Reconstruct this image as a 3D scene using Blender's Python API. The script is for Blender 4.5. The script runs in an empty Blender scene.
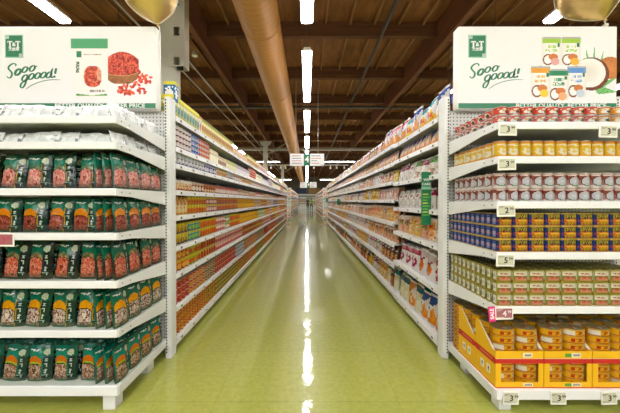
import bpy, math, random
from mathutils import Vector, Matrix

random.seed(7)
C = bpy.context.scene.collection
PI = math.pi

# ------------------------------------------------------------------ camera, world, exposure
EYE = 1.34
cam_d = bpy.data.cameras.new('camera')
cam = bpy.data.objects.new('camera', cam_d)
C.objects.link(cam)
cam.location = (0, 0, EYE)
cam.rotation_euler = (math.radians(90 - 0.5), 0, 0)
cam_d.sensor_width = 36.0
cam_d.lens = 36.0 * 275.6 / 620.0
cam_d.shift_x = 3.0 / 620.0
cam_d.shift_y = -3.1 / 620.0
cam_d.clip_start = 0.05
cam_d.clip_end = 200
bpy.context.scene.camera = cam
sc = bpy.context.scene
sc.view_settings.view_transform = 'Standard'
sc.view_settings.look = 'None'
sc.view_settings.gamma = 1.0
sc.view_settings.use_curve_mapping = False
sc.view_settings.exposure = 0.88
world = bpy.data.worlds.new('world')
sc.world = world
world.use_nodes = True
world.node_tree.nodes['Background'].inputs[0].default_value = (1.0, 0.93, 0.85, 1)
world.node_tree.nodes['Background'].inputs[1].default_value = 0.15
LAMP = 15.0            # strength of every lit diffuser


# ------------------------------------------------------------------ colours and materials
def lin(c):
    """'#rrggbb' or (r, g, b) 0-255 to linear rgb"""
    if isinstance(c, str):
        c = c.lstrip('#')
        c = tuple(int(c[i:i + 2], 16) for i in (0, 2, 4))
    o = []
    for k in c[:3]:
        k = max(0.0, min(255.0, k)) / 255.0
        o.append(k / 12.92 if k <= 0.04045 else ((k + 0.055) / 1.055) ** 2.4)
    return tuple(o)


def hx(c):
    if isinstance(c, str):
        c = c.lstrip('#')
        return tuple(int(c[i:i + 2], 16) for i in (0, 2, 4))
    return c


def mixc(a, b, t):
    a = hx(a); b = hx(b)
    return tuple(a[i] + (b[i] - a[i]) * t for i in range(3))


def h2(a, b, s=0):
    x = math.sin(a * 127.1 + b * 311.7 + s * 74.7) * 43758.5453
    return x - math.floor(x)


def vn(x, y, s=0):
    xi, yi = math.floor(x), math.floor(y)
    fx, fy = x - xi, y - yi
    fx = fx * fx * (3 - 2 * fx); fy = fy * fy * (3 - 2 * fy)
    a = h2(xi, yi, s); b = h2(xi + 1, yi, s); c = h2(xi, yi + 1, s); d = h2(xi + 1, yi + 1, s)
    return a + (b - a) * fx + (c - a) * fy + (a - b - c + d) * fx * fy


def new_mat(name):
    m = bpy.data.materials.new(name)
    m.use_nodes = True
    nt = m.node_tree
    return m, nt, nt.nodes['Principled BSDF']


def mat(name, col, rough=0.5, metal=0.0, noise=0.06, scale=8.0, spec=0.5, bump=0.0, bscale=40.0, stretch=None, coat=0.0):
    m, nt, b = new_mat(name)
    tc = nt.nodes.new('ShaderNodeTexCoord')
    mp = nt.nodes.new('ShaderNodeMapping')
    if stretch:
        mp.inputs['Scale'].default_value = stretch
    nt.links.new(tc.outputs['Object'], mp.inputs[0])
    n = nt.nodes.new('ShaderNodeTexNoise')
    n.inputs['Scale'].default_value = scale
    n.inputs['Detail'].default_value = 4
    nt.links.new(mp.outputs[0], n.inputs['Vector'])
    r = nt.nodes.new('ShaderNodeValToRGB')
    c = lin(col)
    r.color_ramp.elements[0].position = 0.3
    r.color_ramp.elements[1].position = 0.7
    r.color_ramp.elements[0].color = tuple(k * (1 - noise) for k in c) + (1,)
    r.color_ramp.elements[1].color = tuple(min(1, k * (1 + noise)) for k in c) + (1,)
    nt.links.new(n.outputs['Fac'], r.inputs[0])
    nt.links.new(r.outputs[0], b.inputs['Base Color'])
    b.inputs['Roughness'].default_value = rough
    b.inputs['Metallic'].default_value = metal
    b.inputs['Specular IOR Level'].default_value = spec
    b.inputs['Coat Weight'].default_value = coat
    if bump:
        n2 = nt.nodes.new('ShaderNodeTexNoise')
        n2.inputs['Scale'].default_value = bscale
        nt.links.new(mp.outputs[0], n2.inputs['Vector'])
        bp = nt.nodes.new('ShaderNodeBump')
        bp.inputs['Strength'].default_value = bump
        bp.inputs['Distance'].default_value = 0.01
        nt.links.new(n2.outputs['Fac'], bp.inputs['Height'])
        nt.links.new(bp.outputs[0], b.inputs['Normal'])
    return m


def col_mat(name, rough=0.4, metal=0.0, spec=0.5, bump=0.0, bscale=60.0, coat=0.0, alpha=1.0, val=1.0, sat=1.0):
    """surface coloured by the mesh's own printed colours"""
    m, nt, b = new_mat(name)
    a = nt.nodes.new('ShaderNodeVertexColor')
    a.layer_name = 'Col'
    hs = nt.nodes.new('ShaderNodeHueSaturation')
    hs.inputs['Saturation'].default_value = sat
    hs.inputs['Value'].default_value = val
    nt.links.new(a.outputs['Color'], hs.inputs['Color'])
    nt.links.new(hs.outputs[0], b.inputs['Base Color'])
    b.inputs['Roughness'].default_value = rough
    b.inputs['Metallic'].default_value = metal
    b.inputs['Specular IOR Level'].default_value = spec
    b.inputs['Coat Weight'].default_value = coat
    b.inputs['Alpha'].default_value = alpha
    if bump:
        tc = nt.nodes.new('ShaderNodeTexCoord')
        n2 = nt.nodes.new('ShaderNodeTexNoise')
        n2.inputs['Scale'].default_value = bscale
        n2.inputs['Detail'].default_value = 3
        nt.links.new(tc.outputs['Object'], n2.inputs['Vector'])
        bp = nt.nodes.new('ShaderNodeBump')
        bp.inputs['Strength'].default_value = bump
        bp.inputs['Distance'].default_value = 0.006
        nt.links.new(n2.outputs['Fac'], bp.inputs['Height'])
        nt.links.new(bp.outputs[0], b.inputs['Normal'])
    return m


M = {}
M['print'] = col_mat('printed_card', 0.5, spec=0.35)
M['label'] = col_mat('printed_can_label', 0.32, spec=0.45, val=0.68, sat=1.08)
M['film'] = col_mat('printed_plastic_film', 0.22, spec=0.6, bump=0.55, bscale=34, val=0.72, sat=1.05)
M['clearfilm'] = col_mat('clear_plastic_wrap', 0.12, spec=0.8, bump=0.7, bscale=45, alpha=0.92, val=1.1)
M['tin'] = col_mat('tinplate', 0.3, metal=0.85)
M['white'] = mat('white_powder_coat', '#e2e3e0', 0.38, noise=0.02)
M['shelf'] = mat('shelf_enamel', '#d9dad6', 0.4, noise=0.02)
M['rail'] = mat('price_rail_plastic', '#ececec', 0.25, noise=0.02)
M['backgrey'] = mat('back_panel_grey', '#8d8b84', 0.5, noise=0.03)  # aisle bay backs greyed to stand in for the shadow between stock rows
M['dark'] = mat('black_slot', '#1b1b1a', 0.7)
M['board'] = mat('sign_board_white', '#f3f2ef', 0.45, noise=0.01)
M['green'] = mat('sign_green', '#17784e', 0.4, noise=0.02)
M['greenpale'] = mat('sign_green_border', '#8fc7a8', 0.4, noise=0.02)
M['ink'] = mat('black_ink', '#26231f', 0.6)
M['inkgrey'] = mat('grey_ink', '#8e8f93', 0.6)
M['pink'] = mat('sale_pink', '#e0307f', 0.45)
M['tagwhite'] = mat('tag_paper', '#f0eee6', 0.5, noise=0.02)
M['tagcream'] = mat('tag_display_cream', '#cbc9b0', 0.4, noise=0.03)
M['tagred'] = mat('tag_display_red', '#a8656a', 0.4, noise=0.05)
M['tagredink'] = mat('red_ink', '#c23a4a', 0.5)
M['paint'] = mat('column_paint', '#cfcbbb', 0.6, noise=0.05, scale=3)
M['paint2'] = mat('bracket_paint', '#d2ccbe', 0.6, noise=0.06, scale=3)
M['pipe'] = mat('dark_steel_pipe', '#4a4038', 0.5, metal=0.3)
M['palepipe'] = mat('pale_steel_pipe', '#a89f92', 0.5)
M['wall'] = mat('wall_paint', '#6e6254', 0.8, noise=0.08, scale=1.5)
M['gold'] = mat('gold_foil', '#dcbb7c', 0.34, metal=0.85, noise=0.04)
M['ribbon'] = mat('white_ribbon', '#ece8df', 0.4)
M['wirewhite'] = mat('white_fitting', '#e9e7e0', 0.4)


def wood_mat(name, c1, c2, stretch, rough=0.75):
    m, nt, b = new_mat(name)
    tc = nt.nodes.new('ShaderNodeTexCoord')
    mp = nt.nodes.new('ShaderNodeMapping')
    mp.inputs['Scale'].default_value = stretch
    nt.links.new(tc.outputs['Object'], mp.inputs[0])
    n = nt.nodes.new('ShaderNodeTexNoise')
    n.inputs['Scale'].default_value = 2.5
    n.inputs['Detail'].default_value = 8
    n.inputs['Roughness'].default_value = 0.65
    nt.links.new(mp.outputs[0], n.inputs['Vector'])
    r = nt.nodes.new('ShaderNodeValToRGB')
    r.color_ramp.elements[0].position = 0.32
    r.color_ramp.elements[1].position = 0.7
    r.color_ramp.elements[0].color = lin(c1) + (1,)
    r.color_ramp.elements[1].color = lin(c2) + (1,)
    nt.links.new(n.outputs['Fac'], r.inputs[0])
    nt.links.new(r.outputs[0], b.inputs['Base Color'])
    b.inputs['Roughness'].default_value = rough
    b.inputs['Specular IOR Level'].default_value = 0.25
    return m


M['deck'] = wood_mat('ceiling_plywood', '#65401f', '#925f33', (3, 0.6, 1))
M['beam'] = wood_mat('glulam_beam', '#5e3820', '#7c4d2c', (6, 0.4, 6))
M['purlin'] = wood_mat('purlin_wood', '#4f301c', '#6e4627', (0.4, 6, 6))
M['joist'] = wood_mat('joist_wood', '#7c5430', '#a07344', (6, 0.4, 6))


def floor_mat():
    m, nt, b = new_mat('green_polished_floor')
    tc = nt.nodes.new('ShaderNodeTexCoord')
    n = nt.nodes.new('ShaderNodeTexNoise')
    n.inputs['Scale'].default_value = 26
    n.inputs['Detail'].default_value = 6
    n.inputs['Roughness'].default_value = 0.7
    nt.links.new(tc.outputs['Object'], n.inputs['Vector'])
    r = nt.nodes.new('ShaderNodeValToRGB')
    r.color_ramp.elements[0].position = 0.3
    r.color_ramp.elements[1].position = 0.72
    r.color_ramp.elements[0].color = lin('#9c9f40') + (1,)
    r.color_ramp.elements[1].color = lin('#b4b75a') + (1,)
    nt.links.new(n.outputs['Fac'], r.inputs[0])
    # fine seams of the vinyl tiles
    br = nt.nodes.new('ShaderNodeTexBrick')
    br.offset = 0
    br.inputs['Scale'].default_value = 1.0
    br.inputs['Brick Width'].default_value = 0.61
    br.inputs['Row Height'].default_value = 0.61
    br.inputs['Mortar Size'].default_value = 0.0022
    br.inputs['Color1'].default_value = (1, 1, 1, 1)
    br.inputs['Color2'].default_value = (0.93, 0.95, 0.92, 1)
    br.inputs['Mortar'].default_value = (0.72, 0.74, 0.66, 1)
    nt.links.new(tc.outputs['Object'], br.inputs['Vector'])
    mx = nt.nodes.new('ShaderNodeMix')
    mx.data_type = 'RGBA'; mx.blend_type = 'MULTIPLY'
    mx.inputs['Factor'].default_value = 1.0
    nt.links.new(r.outputs[0], mx.inputs['A'])
    nt.links.new(br.outputs['Color'], mx.inputs['B'])
    nt.links.new(mx.outputs['Result'], b.inputs['Base Color'])
    b.inputs['Roughness'].default_value = 0.3
    b.inputs['Specular IOR Level'].default_value = 0.5
    b.inputs['Coat Weight'].default_value = 1.0
    b.inputs['Coat Roughness'].default_value = 0.05
    b.inputs['Coat IOR'].default_value = 1.5
    n2 = nt.nodes.new('ShaderNodeTexNoise')
    n2.inputs['Scale'].default_value = 7.0
    n2.inputs['Detail'].default_value = 3
    nt.links.new(tc.outputs['Object'], n2.inputs['Vector'])
    bp = nt.nodes.new('ShaderNodeBump')
    bp.inputs['Strength'].default_value = 0.2
    bp.inputs['Distance'].default_value = 0.01
    nt.links.new(n2.outputs['Fac'], bp.inputs['Height'])
    nt.links.new(bp.outputs[0], b.inputs['Coat Normal'])
    nt.links.new(bp.outputs[0], b.inputs['Normal'])
    return m


M['floor'] = floor_mat()


def duct_mat():
    m, nt, b = new_mat('tan_spiral_duct')
    tc = nt.nodes.new('ShaderNodeTexCoord')
    w = nt.nodes.new('ShaderNodeTexWave')
    w.bands_direction = 'Y'
    w.inputs['Scale'].default_value = 2.6
    w.inputs['Distortion'].default_value = 0.0
    nt.links.new(tc.outputs['Object'], w.inputs['Vector'])
    r = nt.nodes.new('ShaderNodeValToRGB')
    r.color_ramp.elements[0].position = 0.0
    r.color_ramp.elements[1].position = 0.25
    r.color_ramp.elements[0].color = lin('#ad7431') + (1,)
    r.color_ramp.elements[1].color = lin('#ba8039') + (1,)
    nt.links.new(w.outputs['Fac'], r.inputs[0])
    nt.links.new(r.outputs[0], b.inputs['Base Color'])
    b.inputs['Roughness'].default_value = 0.5
    bp = nt.nodes.new('ShaderNodeBump')
    bp.inputs['Strength'].default_value = 0.1
    bp.inputs['Distance'].default_value = 0.01
    nt.links.new(w.outputs['Fac'], bp.inputs['Height'])
    nt.links.new(bp.outputs[0], b.inputs['Normal'])
    return m


M['duct'] = duct_mat()


def peg_mat():
    m, nt, b = new_mat('pegboard_grey')
    tc = nt.nodes.new('ShaderNodeTexCoord')
    sp = nt.nodes.new('ShaderNodeSeparateXYZ')
    nt.links.new(tc.outputs['Object'], sp.inputs[0])

    def mth(op, a, bb=None):
        n = nt.nodes.new('ShaderNodeMath'); n.operation = op
        for k, v in enumerate((a, bb)):
            if v is None: continue
            if isinstance(v, (int, float)): n.inputs[k].default_value = v
            else: nt.links.new(v, n.inputs[k])
        return n.outputs[0]
    def cell(s):
        f = mth('FRACT', mth('MULTIPLY', s, 1 / 0.03))
        d = mth('SUBTRACT', f, 0.5)
        return mth('MULTIPLY', d, d)
    d = mth('ADD', cell(sp.outputs['X']), cell(sp.outputs['Z']))
    hole = mth('LESS_THAN', d, 0.04)
    mx = nt.nodes.new('ShaderNodeMix'); mx.data_type = 'RGBA'
    nt.links.new(hole, mx.inputs['Factor'])
    mx.inputs['A'].default_value = lin('#c9c9c4') + (1,)
    mx.inputs['B'].default_value = lin('#4b4a48') + (1,)
    nt.links.new(mx.outputs['Result'], b.inputs['Base Color'])
    b.inputs['Roughness'].default_value = 0.5
    return m


M['peg'] = peg_mat()


def glow_mat():
    m = bpy.data.materials.new('lit_diffuser')
    m.use_nodes = True
    nt = m.node_tree
    b = nt.nodes['Principled BSDF']
    b.inputs['Base Color'].default_value = (0.9, 0.9, 0.9, 1)
    b.inputs['Emission Color'].default_value = (1.0, 0.985, 0.975, 1)
    b.inputs['Emission Strength'].default_value = LAMP
    return m


M['glow'] = glow_mat()


def acrylic_mat():
    m = bpy.data.materials.new('clear_acrylic')
    m.use_nodes = True
    nt = m.node_tree
    nt.nodes.remove(nt.nodes['Principled BSDF'])
    out = nt.nodes['Material Output']
    t = nt.nodes.new('ShaderNodeBsdfTransparent')
    t.inputs[0].default_value = (0.95, 0.97, 0.95, 1)
    g = nt.nodes.new('ShaderNodeBsdfGlossy')
    g.inputs['Roughness'].default_value = 0.32
    lw = nt.nodes.new('ShaderNodeLayerWeight')
    lw.inputs[0].default_value = 0.35
    f = nt.nodes.new('ShaderNodeMath'); f.operation = 'MULTIPLY_ADD'
    nt.links.new(lw.outputs['Facing'], f.inputs[0])
    f.inputs[1].default_value = 0.10
    f.inputs[2].default_value = 0.03
    mx = nt.nodes.new('ShaderNodeMixShader')
    nt.links.new(f.outputs[0], mx.inputs[0])
    nt.links.new(t.outputs[0], mx.inputs[1])
    nt.links.new(g.outputs[0], mx.inputs[2])
    nt.links.new(mx.outputs[0], out.inputs[0])
    return m


M['acrylic'] = acrylic_mat()


# ------------------------------------------------------------------ mesh builder
class MB:
    def __init__(self):
        self.v = []; self.f = []; self.c = []; self.m = []; self.s = []

    def face(self, idx, col=(200, 200, 200), mi=0, smooth=False):
        self.f.append(tuple(idx)); self.c.append(lin(col)); self.m.append(mi); self.s.append(smooth)

    def box(self, x0, x1, y0, y1, z0, z1, col=(200, 200, 200), mi=0):
        n = len(self.v)
        self.v += [(x0, y0, z0), (x1, y0, z0), (x1, y1, z0), (x0, y1, z0), (x0, y0, z1), (x1, y0, z1), (x1, y1, z1), (x0, y1, z1)]
        for q in ((0, 3, 2, 1), (4, 5, 6, 7), (0, 1, 5, 4), (1, 2, 6, 5), (2, 3, 7, 6), (3, 0, 4, 7)):
            self.face([n + k for k in q], col, mi)
        return self

    def bbox(self, x0, x1, y0, y1, z0, z1, b=0.004, col=(200, 200, 200), mi=0):
        """box with chamfered vertical and top edges"""
        n = len(self.v)
        ring = lambda i: [(x0 + i + b, y0 + i), (x1 - i - b, y0 + i), (x1 - i, y0 + i + b), (x1 - i, y1 - i - b), (x1 - i - b, y1 - i), (x0 + i + b, y1 - i), (x0 + i, y1 - i - b), (x0 + i, y0 + i + b)]
        lv = [(z0, b), (z0 + b, 0), (z1 - b, 0), (z1, b)]
        for z, i in lv:
            self.v += [(x, y, z) for x, y in ring(i)]
        for k in range(3):
            for j in range(8):
                self.face((n + k * 8 + j, n + k * 8 + (j + 1) % 8, n + (k + 1) * 8 + (j + 1) % 8, n + (k + 1) * 8 + j), col, mi)
        self.face([n + 7 - j for j in range(8)], col, mi)
        self.face([n + 24 + j for j in range(8)], col, mi)
        return self

    def grid(self, pos, nu, nv, colf, mi=0, smooth=True, flip=False):
        n = len(self.v)
        for j in range(nv + 1):
            for i in range(nu + 1):
                self.v.append(pos(i / nu, j / nv))
        for j in range(nv):
            for i in range(nu):
                a = n + j * (nu + 1) + i
                q = (a, a + 1, a + nu + 2, a + nu + 1)
                if flip: q = q[::-1]
                self.face(q, colf((i + .5) / nu, (j + .5) / nv), mi, smooth)
        return self

    def rings(self, outline, levels, mi_default=0, cap0=None, cap1=None):
        """outline: list of (x, y) going counter-clockwise; levels: [(scale, z, colf or None, mi)] bottom to top"""
        n = len(self.v); k = len(outline)
        for (s, z, cf, mi) in levels:
            self.v += [(x * s, y * s, z) for x, y in outline]
        for l in range(1, len(levels)):
            s, z, cf, mi = levels[l]
            for j in range(k):
                j2 = (j + 1) % k
                mx = (outline[j][0] + outline[j2][0]) / 2; my = (outline[j][1] + outline[j2][1]) / 2
                col = cf((j + .5) / k, mx, my, (levels[l - 1][1] + z) / 2) if callable(cf) else (cf or (190, 190, 190))
                a = n + (l - 1) * k
                self.face((a + j, a + j2, a + k + j2, a + k + j), col, mi, True)
        if cap0 is not None:
            self.face([n + k - 1 - j for j in range(k)], cap0[0], cap0[1])
        if cap1 is not None:
            a = n + (len(levels) - 1) * k
            self.face([a + j for j in range(k)], cap1[0], cap1[1])
        return self

    def tube(self, pts, r, n=8, col=(200, 200, 200), mi=0, caps=True):
        base = len(self.v)
        pts = [Vector(p) for p in pts]
        rr = r if isinstance(r, (list, tuple)) else [r] * len(pts)
        for i, p in enumerate(pts):
            d = (pts[min(i + 1, len(pts) - 1)] - pts[max(i - 1, 0)]).normalized()
            up = Vector((0, 0, 1)) if abs(d.z) < 0.9 else Vector((1, 0, 0))
            a = d.cross(up).normalized(); b = a.cross(d).normalized()
            for k in range(n):
                t = 2 * PI * k / n
                self.v.append(tuple(p + (a * math.cos(t) + b * math.sin(t)) * rr[i]))
        for i in range(len(pts) - 1):
            for k in range(n):
                k2 = (k + 1) % n
                self.face((base + i * n + k, base + (i + 1) * n + k, base + (i + 1) * n + k2, base + i * n + k2), col, mi, True)
        if caps:
            self.face([base + k for k in range(n)], col, mi)
            e = base + (len(pts) - 1) * n
            self.face([e + n - 1 - k for k in range(n)], col, mi)
        return self

    def prism(self, poly, axis, a0, a1, col=(200, 200, 200), mi=0):
        """poly of 2D points in the plane across AXIS ('x': (y,z), 'y': (x,z), 'z': (x,y)), extruded a0..a1"""
        n = len(self.v); k = len(poly)
        for a in (a0, a1):
            for p, q in poly:
                self.v.append((a, p, q) if axis == 'x' else (p, a, q) if axis == 'y' else (p, q, a))
        for j in range(k):
            j2 = (j + 1) % k
            self.face((n + j, n + j2, n + k + j2, n + k + j), col, mi)
        self.face([n + j for j in range(k)][::-1], col, mi)
        self.face([n + k + j for j in range(k)], col, mi)
        return self

    def add(self, other, mtx):
        n = len(self.v)
        self.v += [tuple(mtx @ Vector(p)) for p in other.v]
        self.f += [tuple(n + i for i in f) for f in other.f]
        self.c += other.c; self.m += other.m; self.s += other.s
        return self

    def mesh(self, name, mats):
        me = bpy.data.meshes.new(name)
        me.from_pydata(self.v, [], self.f)
        for x in mats:
            me.materials.append(M[x] if isinstance(x, str) else x)
        ca = me.color_attributes.new('Col', 'FLOAT_COLOR', 'CORNER')
        buf = []
        for f, c in zip(self.f, self.c):
            buf.extend((c[0], c[1], c[2], 1.0) * len(f))
        ca.data.foreach_set('color', buf)
        me.polygons.foreach_set('material_index', self.m)
        me.polygons.foreach_set('use_smooth', self.s)
        me.update()
        return me

    def build(self, name, mats, parent=None, loc=(0, 0, 0), rot=(0, 0, 0)):
        if not isinstance(mats, (list, tuple)): mats = [mats]
        o = bpy.data.objects.new(name, self.mesh(name, mats))
        C.objects.link(o)
        if parent: o.parent = parent
        o.location = loc; o.rotation_euler = rot
        return o


def tag(o, label=None, cat=None, group=None, kind=None):
    if label: o['label'] = label
    if cat: o['category'] = cat
    if group: o['group'] = group
    if kind: o['kind'] = kind
    return o


def empty(name, loc=(0, 0, 0), rotz=0, label=None, cat=None, group=None):
    o = bpy.data.objects.new(name, None); C.objects.link(o)
    o.empty_display_size = 0.1
    o.location = loc; o.rotation_euler = (0, 0, rotz)
    return tag(o, label, cat, group)


KIDS = {}


def note_kids(o):
    KIDS[o.name] = [c for c in o.children]
    for c in o.children: note_kids(c)


def dup(src, parent=None):
    c = src.copy(); C.objects.link(c); c.parent = parent
    for k in KIDS.get(src.name, ()):
        dup(k, c)
    return c


PROTO = {}


def put(key, builder, loc, rot=(0, 0, 0), label=None, group=None, cat=None):
    """first use builds the thing itself, later uses copy it with its parts"""
    if key not in PROTO:
        o = builder(); note_kids(o); PROTO[key] = o
    else:
        o = dup(PROTO[key])
    o.location = loc; o.rotation_euler = rot
    return tag(o, label, cat, group)


ORD = ['first', 'second', 'third', 'fourth', 'fifth', 'sixth', 'seventh', 'eighth', 'ninth', 'tenth', 'eleventh', 'twelfth']


def ordn(i):
    if i < 12: return ORD[i]
    n = i + 1
    return f"{n}{'th' if 10 <= n % 100 <= 20 else {1: 'st', 2: 'nd', 3: 'rd'}.get(n % 10, 'th')}"


# ------------------------------------------------------------------ text and strokes
FONT = bpy.data.fonts.get('Bfont')


def text_obj(s, size, m, parent, loc, rot=(PI / 2, 0, 0), depth=0.0008, align='CENTER', name='lettering', xs=1.0, shear=0.0, offset=0.0):
    cu = bpy.data.curves.new(name, 'FONT')
    cu.body = s; cu.size = size; cu.extrude = depth
    cu.align_x = align; cu.align_y = 'CENTER'; cu.shear = shear; cu.offset = offset
    cu.resolution_u = 3
    t = bpy.data.objects.new(name, cu)
    C.objects.link(t)
    bpy.context.view_layer.update()
    me = bpy.data.meshes.new_from_object(t.evaluated_get(bpy.context.evaluated_depsgraph_get()))
    C.objects.unlink(t); bpy.data.objects.remove(t)
    me.materials.clear(); me.materials.append(M[m])
    o = bpy.data.objects.new(name, me); C.objects.link(o)
    o.parent = parent; o.location = loc; o.rotation_euler = rot; o.scale = (xs, 1, 1)
    return o


def catmull(pts, n=6):
    out = []
    P = [pts[0]] + list(pts) + [pts[-1]]
    for i in range(1, len(P) - 2):
        for k in range(n):
            t = k / n
            out.append(tuple(0.5 * ((2 * P[i][d]) + (-P[i - 1][d] + P[i + 1][d]) * t + (2 * P[i - 1][d] - 5 * P[i][d] + 4 * P[i + 1][d] - P[i + 2][d]) * t * t
                                    + (-P[i - 1][d] + 3 * P[i][d] - 3 * P[i + 1][d] + P[i + 2][d]) * t ** 3) for d in range(len(pts[0]))))
    out.append(tuple(pts[-1]))
    return out


def stroke(mb, pts, w0, w1=None, y0=0.0, y1=0.001, taper=True):
    """brush stroke in the x-z plane"""
    w1 = w0 if w1 is None else w1
    P = catmull(pts)
    n = len(P); base = len(mb.v)
    for i, p in enumerate(P):
        a = P[max(i - 1, 0)]; b = P[min(i + 1, n - 1)]
        dx, dz = b[0] - a[0], b[1] - a[1]
        l = math.hypot(dx, dz) or 1
        nx, nz = -dz / l, dx / l
        # nib slanted: strokes running down are thicker
        w = (w0 + (w1 - w0) * abs(dz / l)) / 2
        if taper:
            w *= min(1, 0.35 + 4 * min(i, n - 1 - i) / n)
        for s, y in ((1, y0), (-1, y0), (-1, y1), (1, y1)):
            mb.v.append((p[0] + nx * w * s, y, p[1] + nz * w * s))
    for i in range(n - 1):
        a = base + 4 * i
        for k in range(4):
            k2 = (k + 1) % 4
            mb.face((a + k, a + k2, a + 4 + k2, a + 4 + k))
    mb.face((base, base + 3, base + 2, base + 1))
    e = base + 4 * (n - 1)
    mb.face((e, e + 1, e + 2, e + 3))


def oval(cx, cz, a, b, slant=0.35, n=10, t0=0.6):
    return [(cx + a * math.cos(t0 + 2 * PI * k / n) + slant * b * math.sin(t0 + 2 * PI * k / n), cz + b * math.sin(t0 + 2 * PI * k / n)) for k in range(n + 1)]


# ------------------------------------------------------------------ the room
def structure(mb, name, mats):
    return tag(mb.build(name, mats), kind='structure')


structure(MB().box(-15, 15, -11, 49, -0.1, 0), 'floor', 'floor')
structure(MB().box(-15, 15, -11, 49, 5.84, 5.94), 'ceiling', 'deck')
structure(MB().box(-15.1, -15, -11, 49, 0, 5.84), 'wall_left', 'wall')
structure(MB().box(15, 15.1, -11, 49, 0, 5.84), 'wall_right', 'wall')
structure(MB().box(-15, 15, 49, 49.1, 0, 5.84), 'wall_back', 'wall')
structure(MB().box(-15, 15, -11.1, -11, 0, 5.84), 'wall_front', 'wall')
tn = 0
for x in (-14.5, -8.6, -2.66, 3.26, 9.2):
    tn += 1
    structure(MB().bbox(x, x + 0.15, -11, 49, 5.17, 5.84, 0.01), f'ceiling_beam_{tn}', 'beam')
tn = 0
y = 4.58 - 2.36 * 6
while y < 48:
    tn += 1
    structure(MB().bbox(-15, 15, y, y + 0.13, 5.47, 5.84, 0.01), f'ceiling_purlin_beam_{tn}', 'purlin')
    y += 2.36
tn = 0
x = -14.8
while x < 14.9:
    tn += 1
    structure(MB().box(x, x + 0.045, -11, 49, 5.74, 5.84), f'ceiling_joist_beam_{tn}', 'joist')
    x += 0.61

# columns under the beam to the side of the aisle
for i, (x, y) in enumerate(((-2.72, 5.1), (-2.80, 17.6), (-2.72, 29.0))):
    o = structure(MB().bbox(x, x + 0.27, y, y + 0.27, 0, 5.17, 0.012), f'column_{i + 1}', 'paint')
    if i:
        m = MB().prism([(x - 0.25, 5.15), (x + 0.52, 5.15), (x + 0.38, 4.92), (x - 0.11, 4.92)], 'y', y - 0.02, y + 0.29)
        structure(m, f'column_{i + 1}_trim', 'paint')
        m = MB().tube([(x + 0.2, y + .13, 4.3), (x + 1.7, y + .13, 5.2)], 0.05, 8)
        structure(m, f'column_{i + 1}_brace_beam', 'palepipe')
# perforated steel sleeve with square openings on the first column
m = MB()
x0, x1, y0 = -2.53, -2.23, 5.04
m.box(x0, x0 + .1, y0, y0 + .012, 3.80, 5.2)
m.box(x1 - .09, x1, y0, y0 + .012, 3.80, 5.2)
for k in range(4):
    za = 3.80 + k * 0.55
    m.box(x0 + .1, x1 - .09, y0, y0 + .012, za + 0.16, min(za + 0.55, 5.2))
m.box(x0 + .1, x1 - .09, y0, y0 + .012, 3.80, 3.82)
m.box(x1 - .012, x1, y0 + .012, y0 + .2, 3.80, 5.2)
m.box(x0, x1 - .012, y0 + .2, y0 + .212, 3.80, 5.2)
for k in range(3):
    za = 3.80 + k * 0.55
    m.box(x0 + .11, x0 + .19, y0 + .1, y0 + .2, za + 0.01, za + 0.09, mi=1)
structure(m, 'column_1_sleeve_trim', ['paint2', 'dark'])

# ------------------------------------------------------------------ overhead pipes, duct, fittings
m = MB()
pts = [(0, yy * 1.0, 0) for yy in range(-9, 48, 1)]
m.tube(pts, 0.35, 36)
duct = empty('air_duct', (-0.84, 0, 4.59), 0, 'tan spiral duct running under the wooden ceiling along the aisle', 'duct')
m.build('duct_body', 'duct', duct)
for yy in range(-7, 46, 3):
    MB().tube([(0, yy + .0, 0), (0, yy + .05, 0)], 0.357, 36).build('joint_collar', 'duct', duct)
for yy in range(-6, 46, 6):
    MB().tube([(0, yy, 0.34), (0, yy, 1.25)], 0.008, 6).build('hanger_rod', 'pipe', duct)


def pipe(name, a, b, r, m_, label, cat='pipe', n_hang=6):
    e = empty(name, a, 0, label, cat)
    A = Vector(a); B = Vector(b)
    MB().tube([(0, 0, 0), tuple(B - A)], r, 10).build('pipe_run', m_, e)
    for k in range(n_hang):
        p = (B - A) * ((k + .5) / n_hang)
        MB().tube([tuple(p + Vector((0, 0, r * .5))), tuple(p + Vector((0, 0, 5.8 - a[2])))], 0.009, 5).build('hanger', m_, e)
    return e


pipe('sprinkler_pipe', (1.8, -6, 5.36), (1.8, 46, 5.36), 0.045, 'pipe', 'long dark sprinkler pipe along the ceiling beside the bright lamps')
pipe('sprinkler_pipe', (-14, 11.4, 5.2), (14, 11.4, 5.2), 0.06, 'pipe', 'dark pipe crossing the ceiling above the aisle')
pipe('ceiling_pipe', (-14, 19.3, 4.95), (14, 19.3, 4.95), 0.11, 'palepipe', 'thick pale pipe crossing beyond the dark pipe')
pipe('conduit', (-3.45, -6, 4.94), (-3.45, 46, 4.94), 0.02, 'palepipe', 'thin outer conduit running lengthwise above the canned goods shelves')
pipe('conduit', (-3.05, -6, 4.94), (-3.05, 46, 4.94), 0.02, 'palepipe', 'thin inner conduit running lengthwise near the wooden beam')
pipe('conduit', (5.2, -6, 5.1), (5.2, 46, 5.1), 0.025, 'pipe', 'thin conduit above the bag shelves beyond the big beam')
o = MB().tube([(0, 0, 0), (0, 0, 0.05)], 0.07, 16)
o.tube([(0, 0, 0.05), (0, 0, 0.1)], 0.05, 16)
o.build('smoke_detector', 'wirewhite', None, (-2.88, 7.1, 5.055))
tag(bpy.data.objects['smoke_detector'], 'small round white detector under the wooden beam', 'detector')


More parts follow.
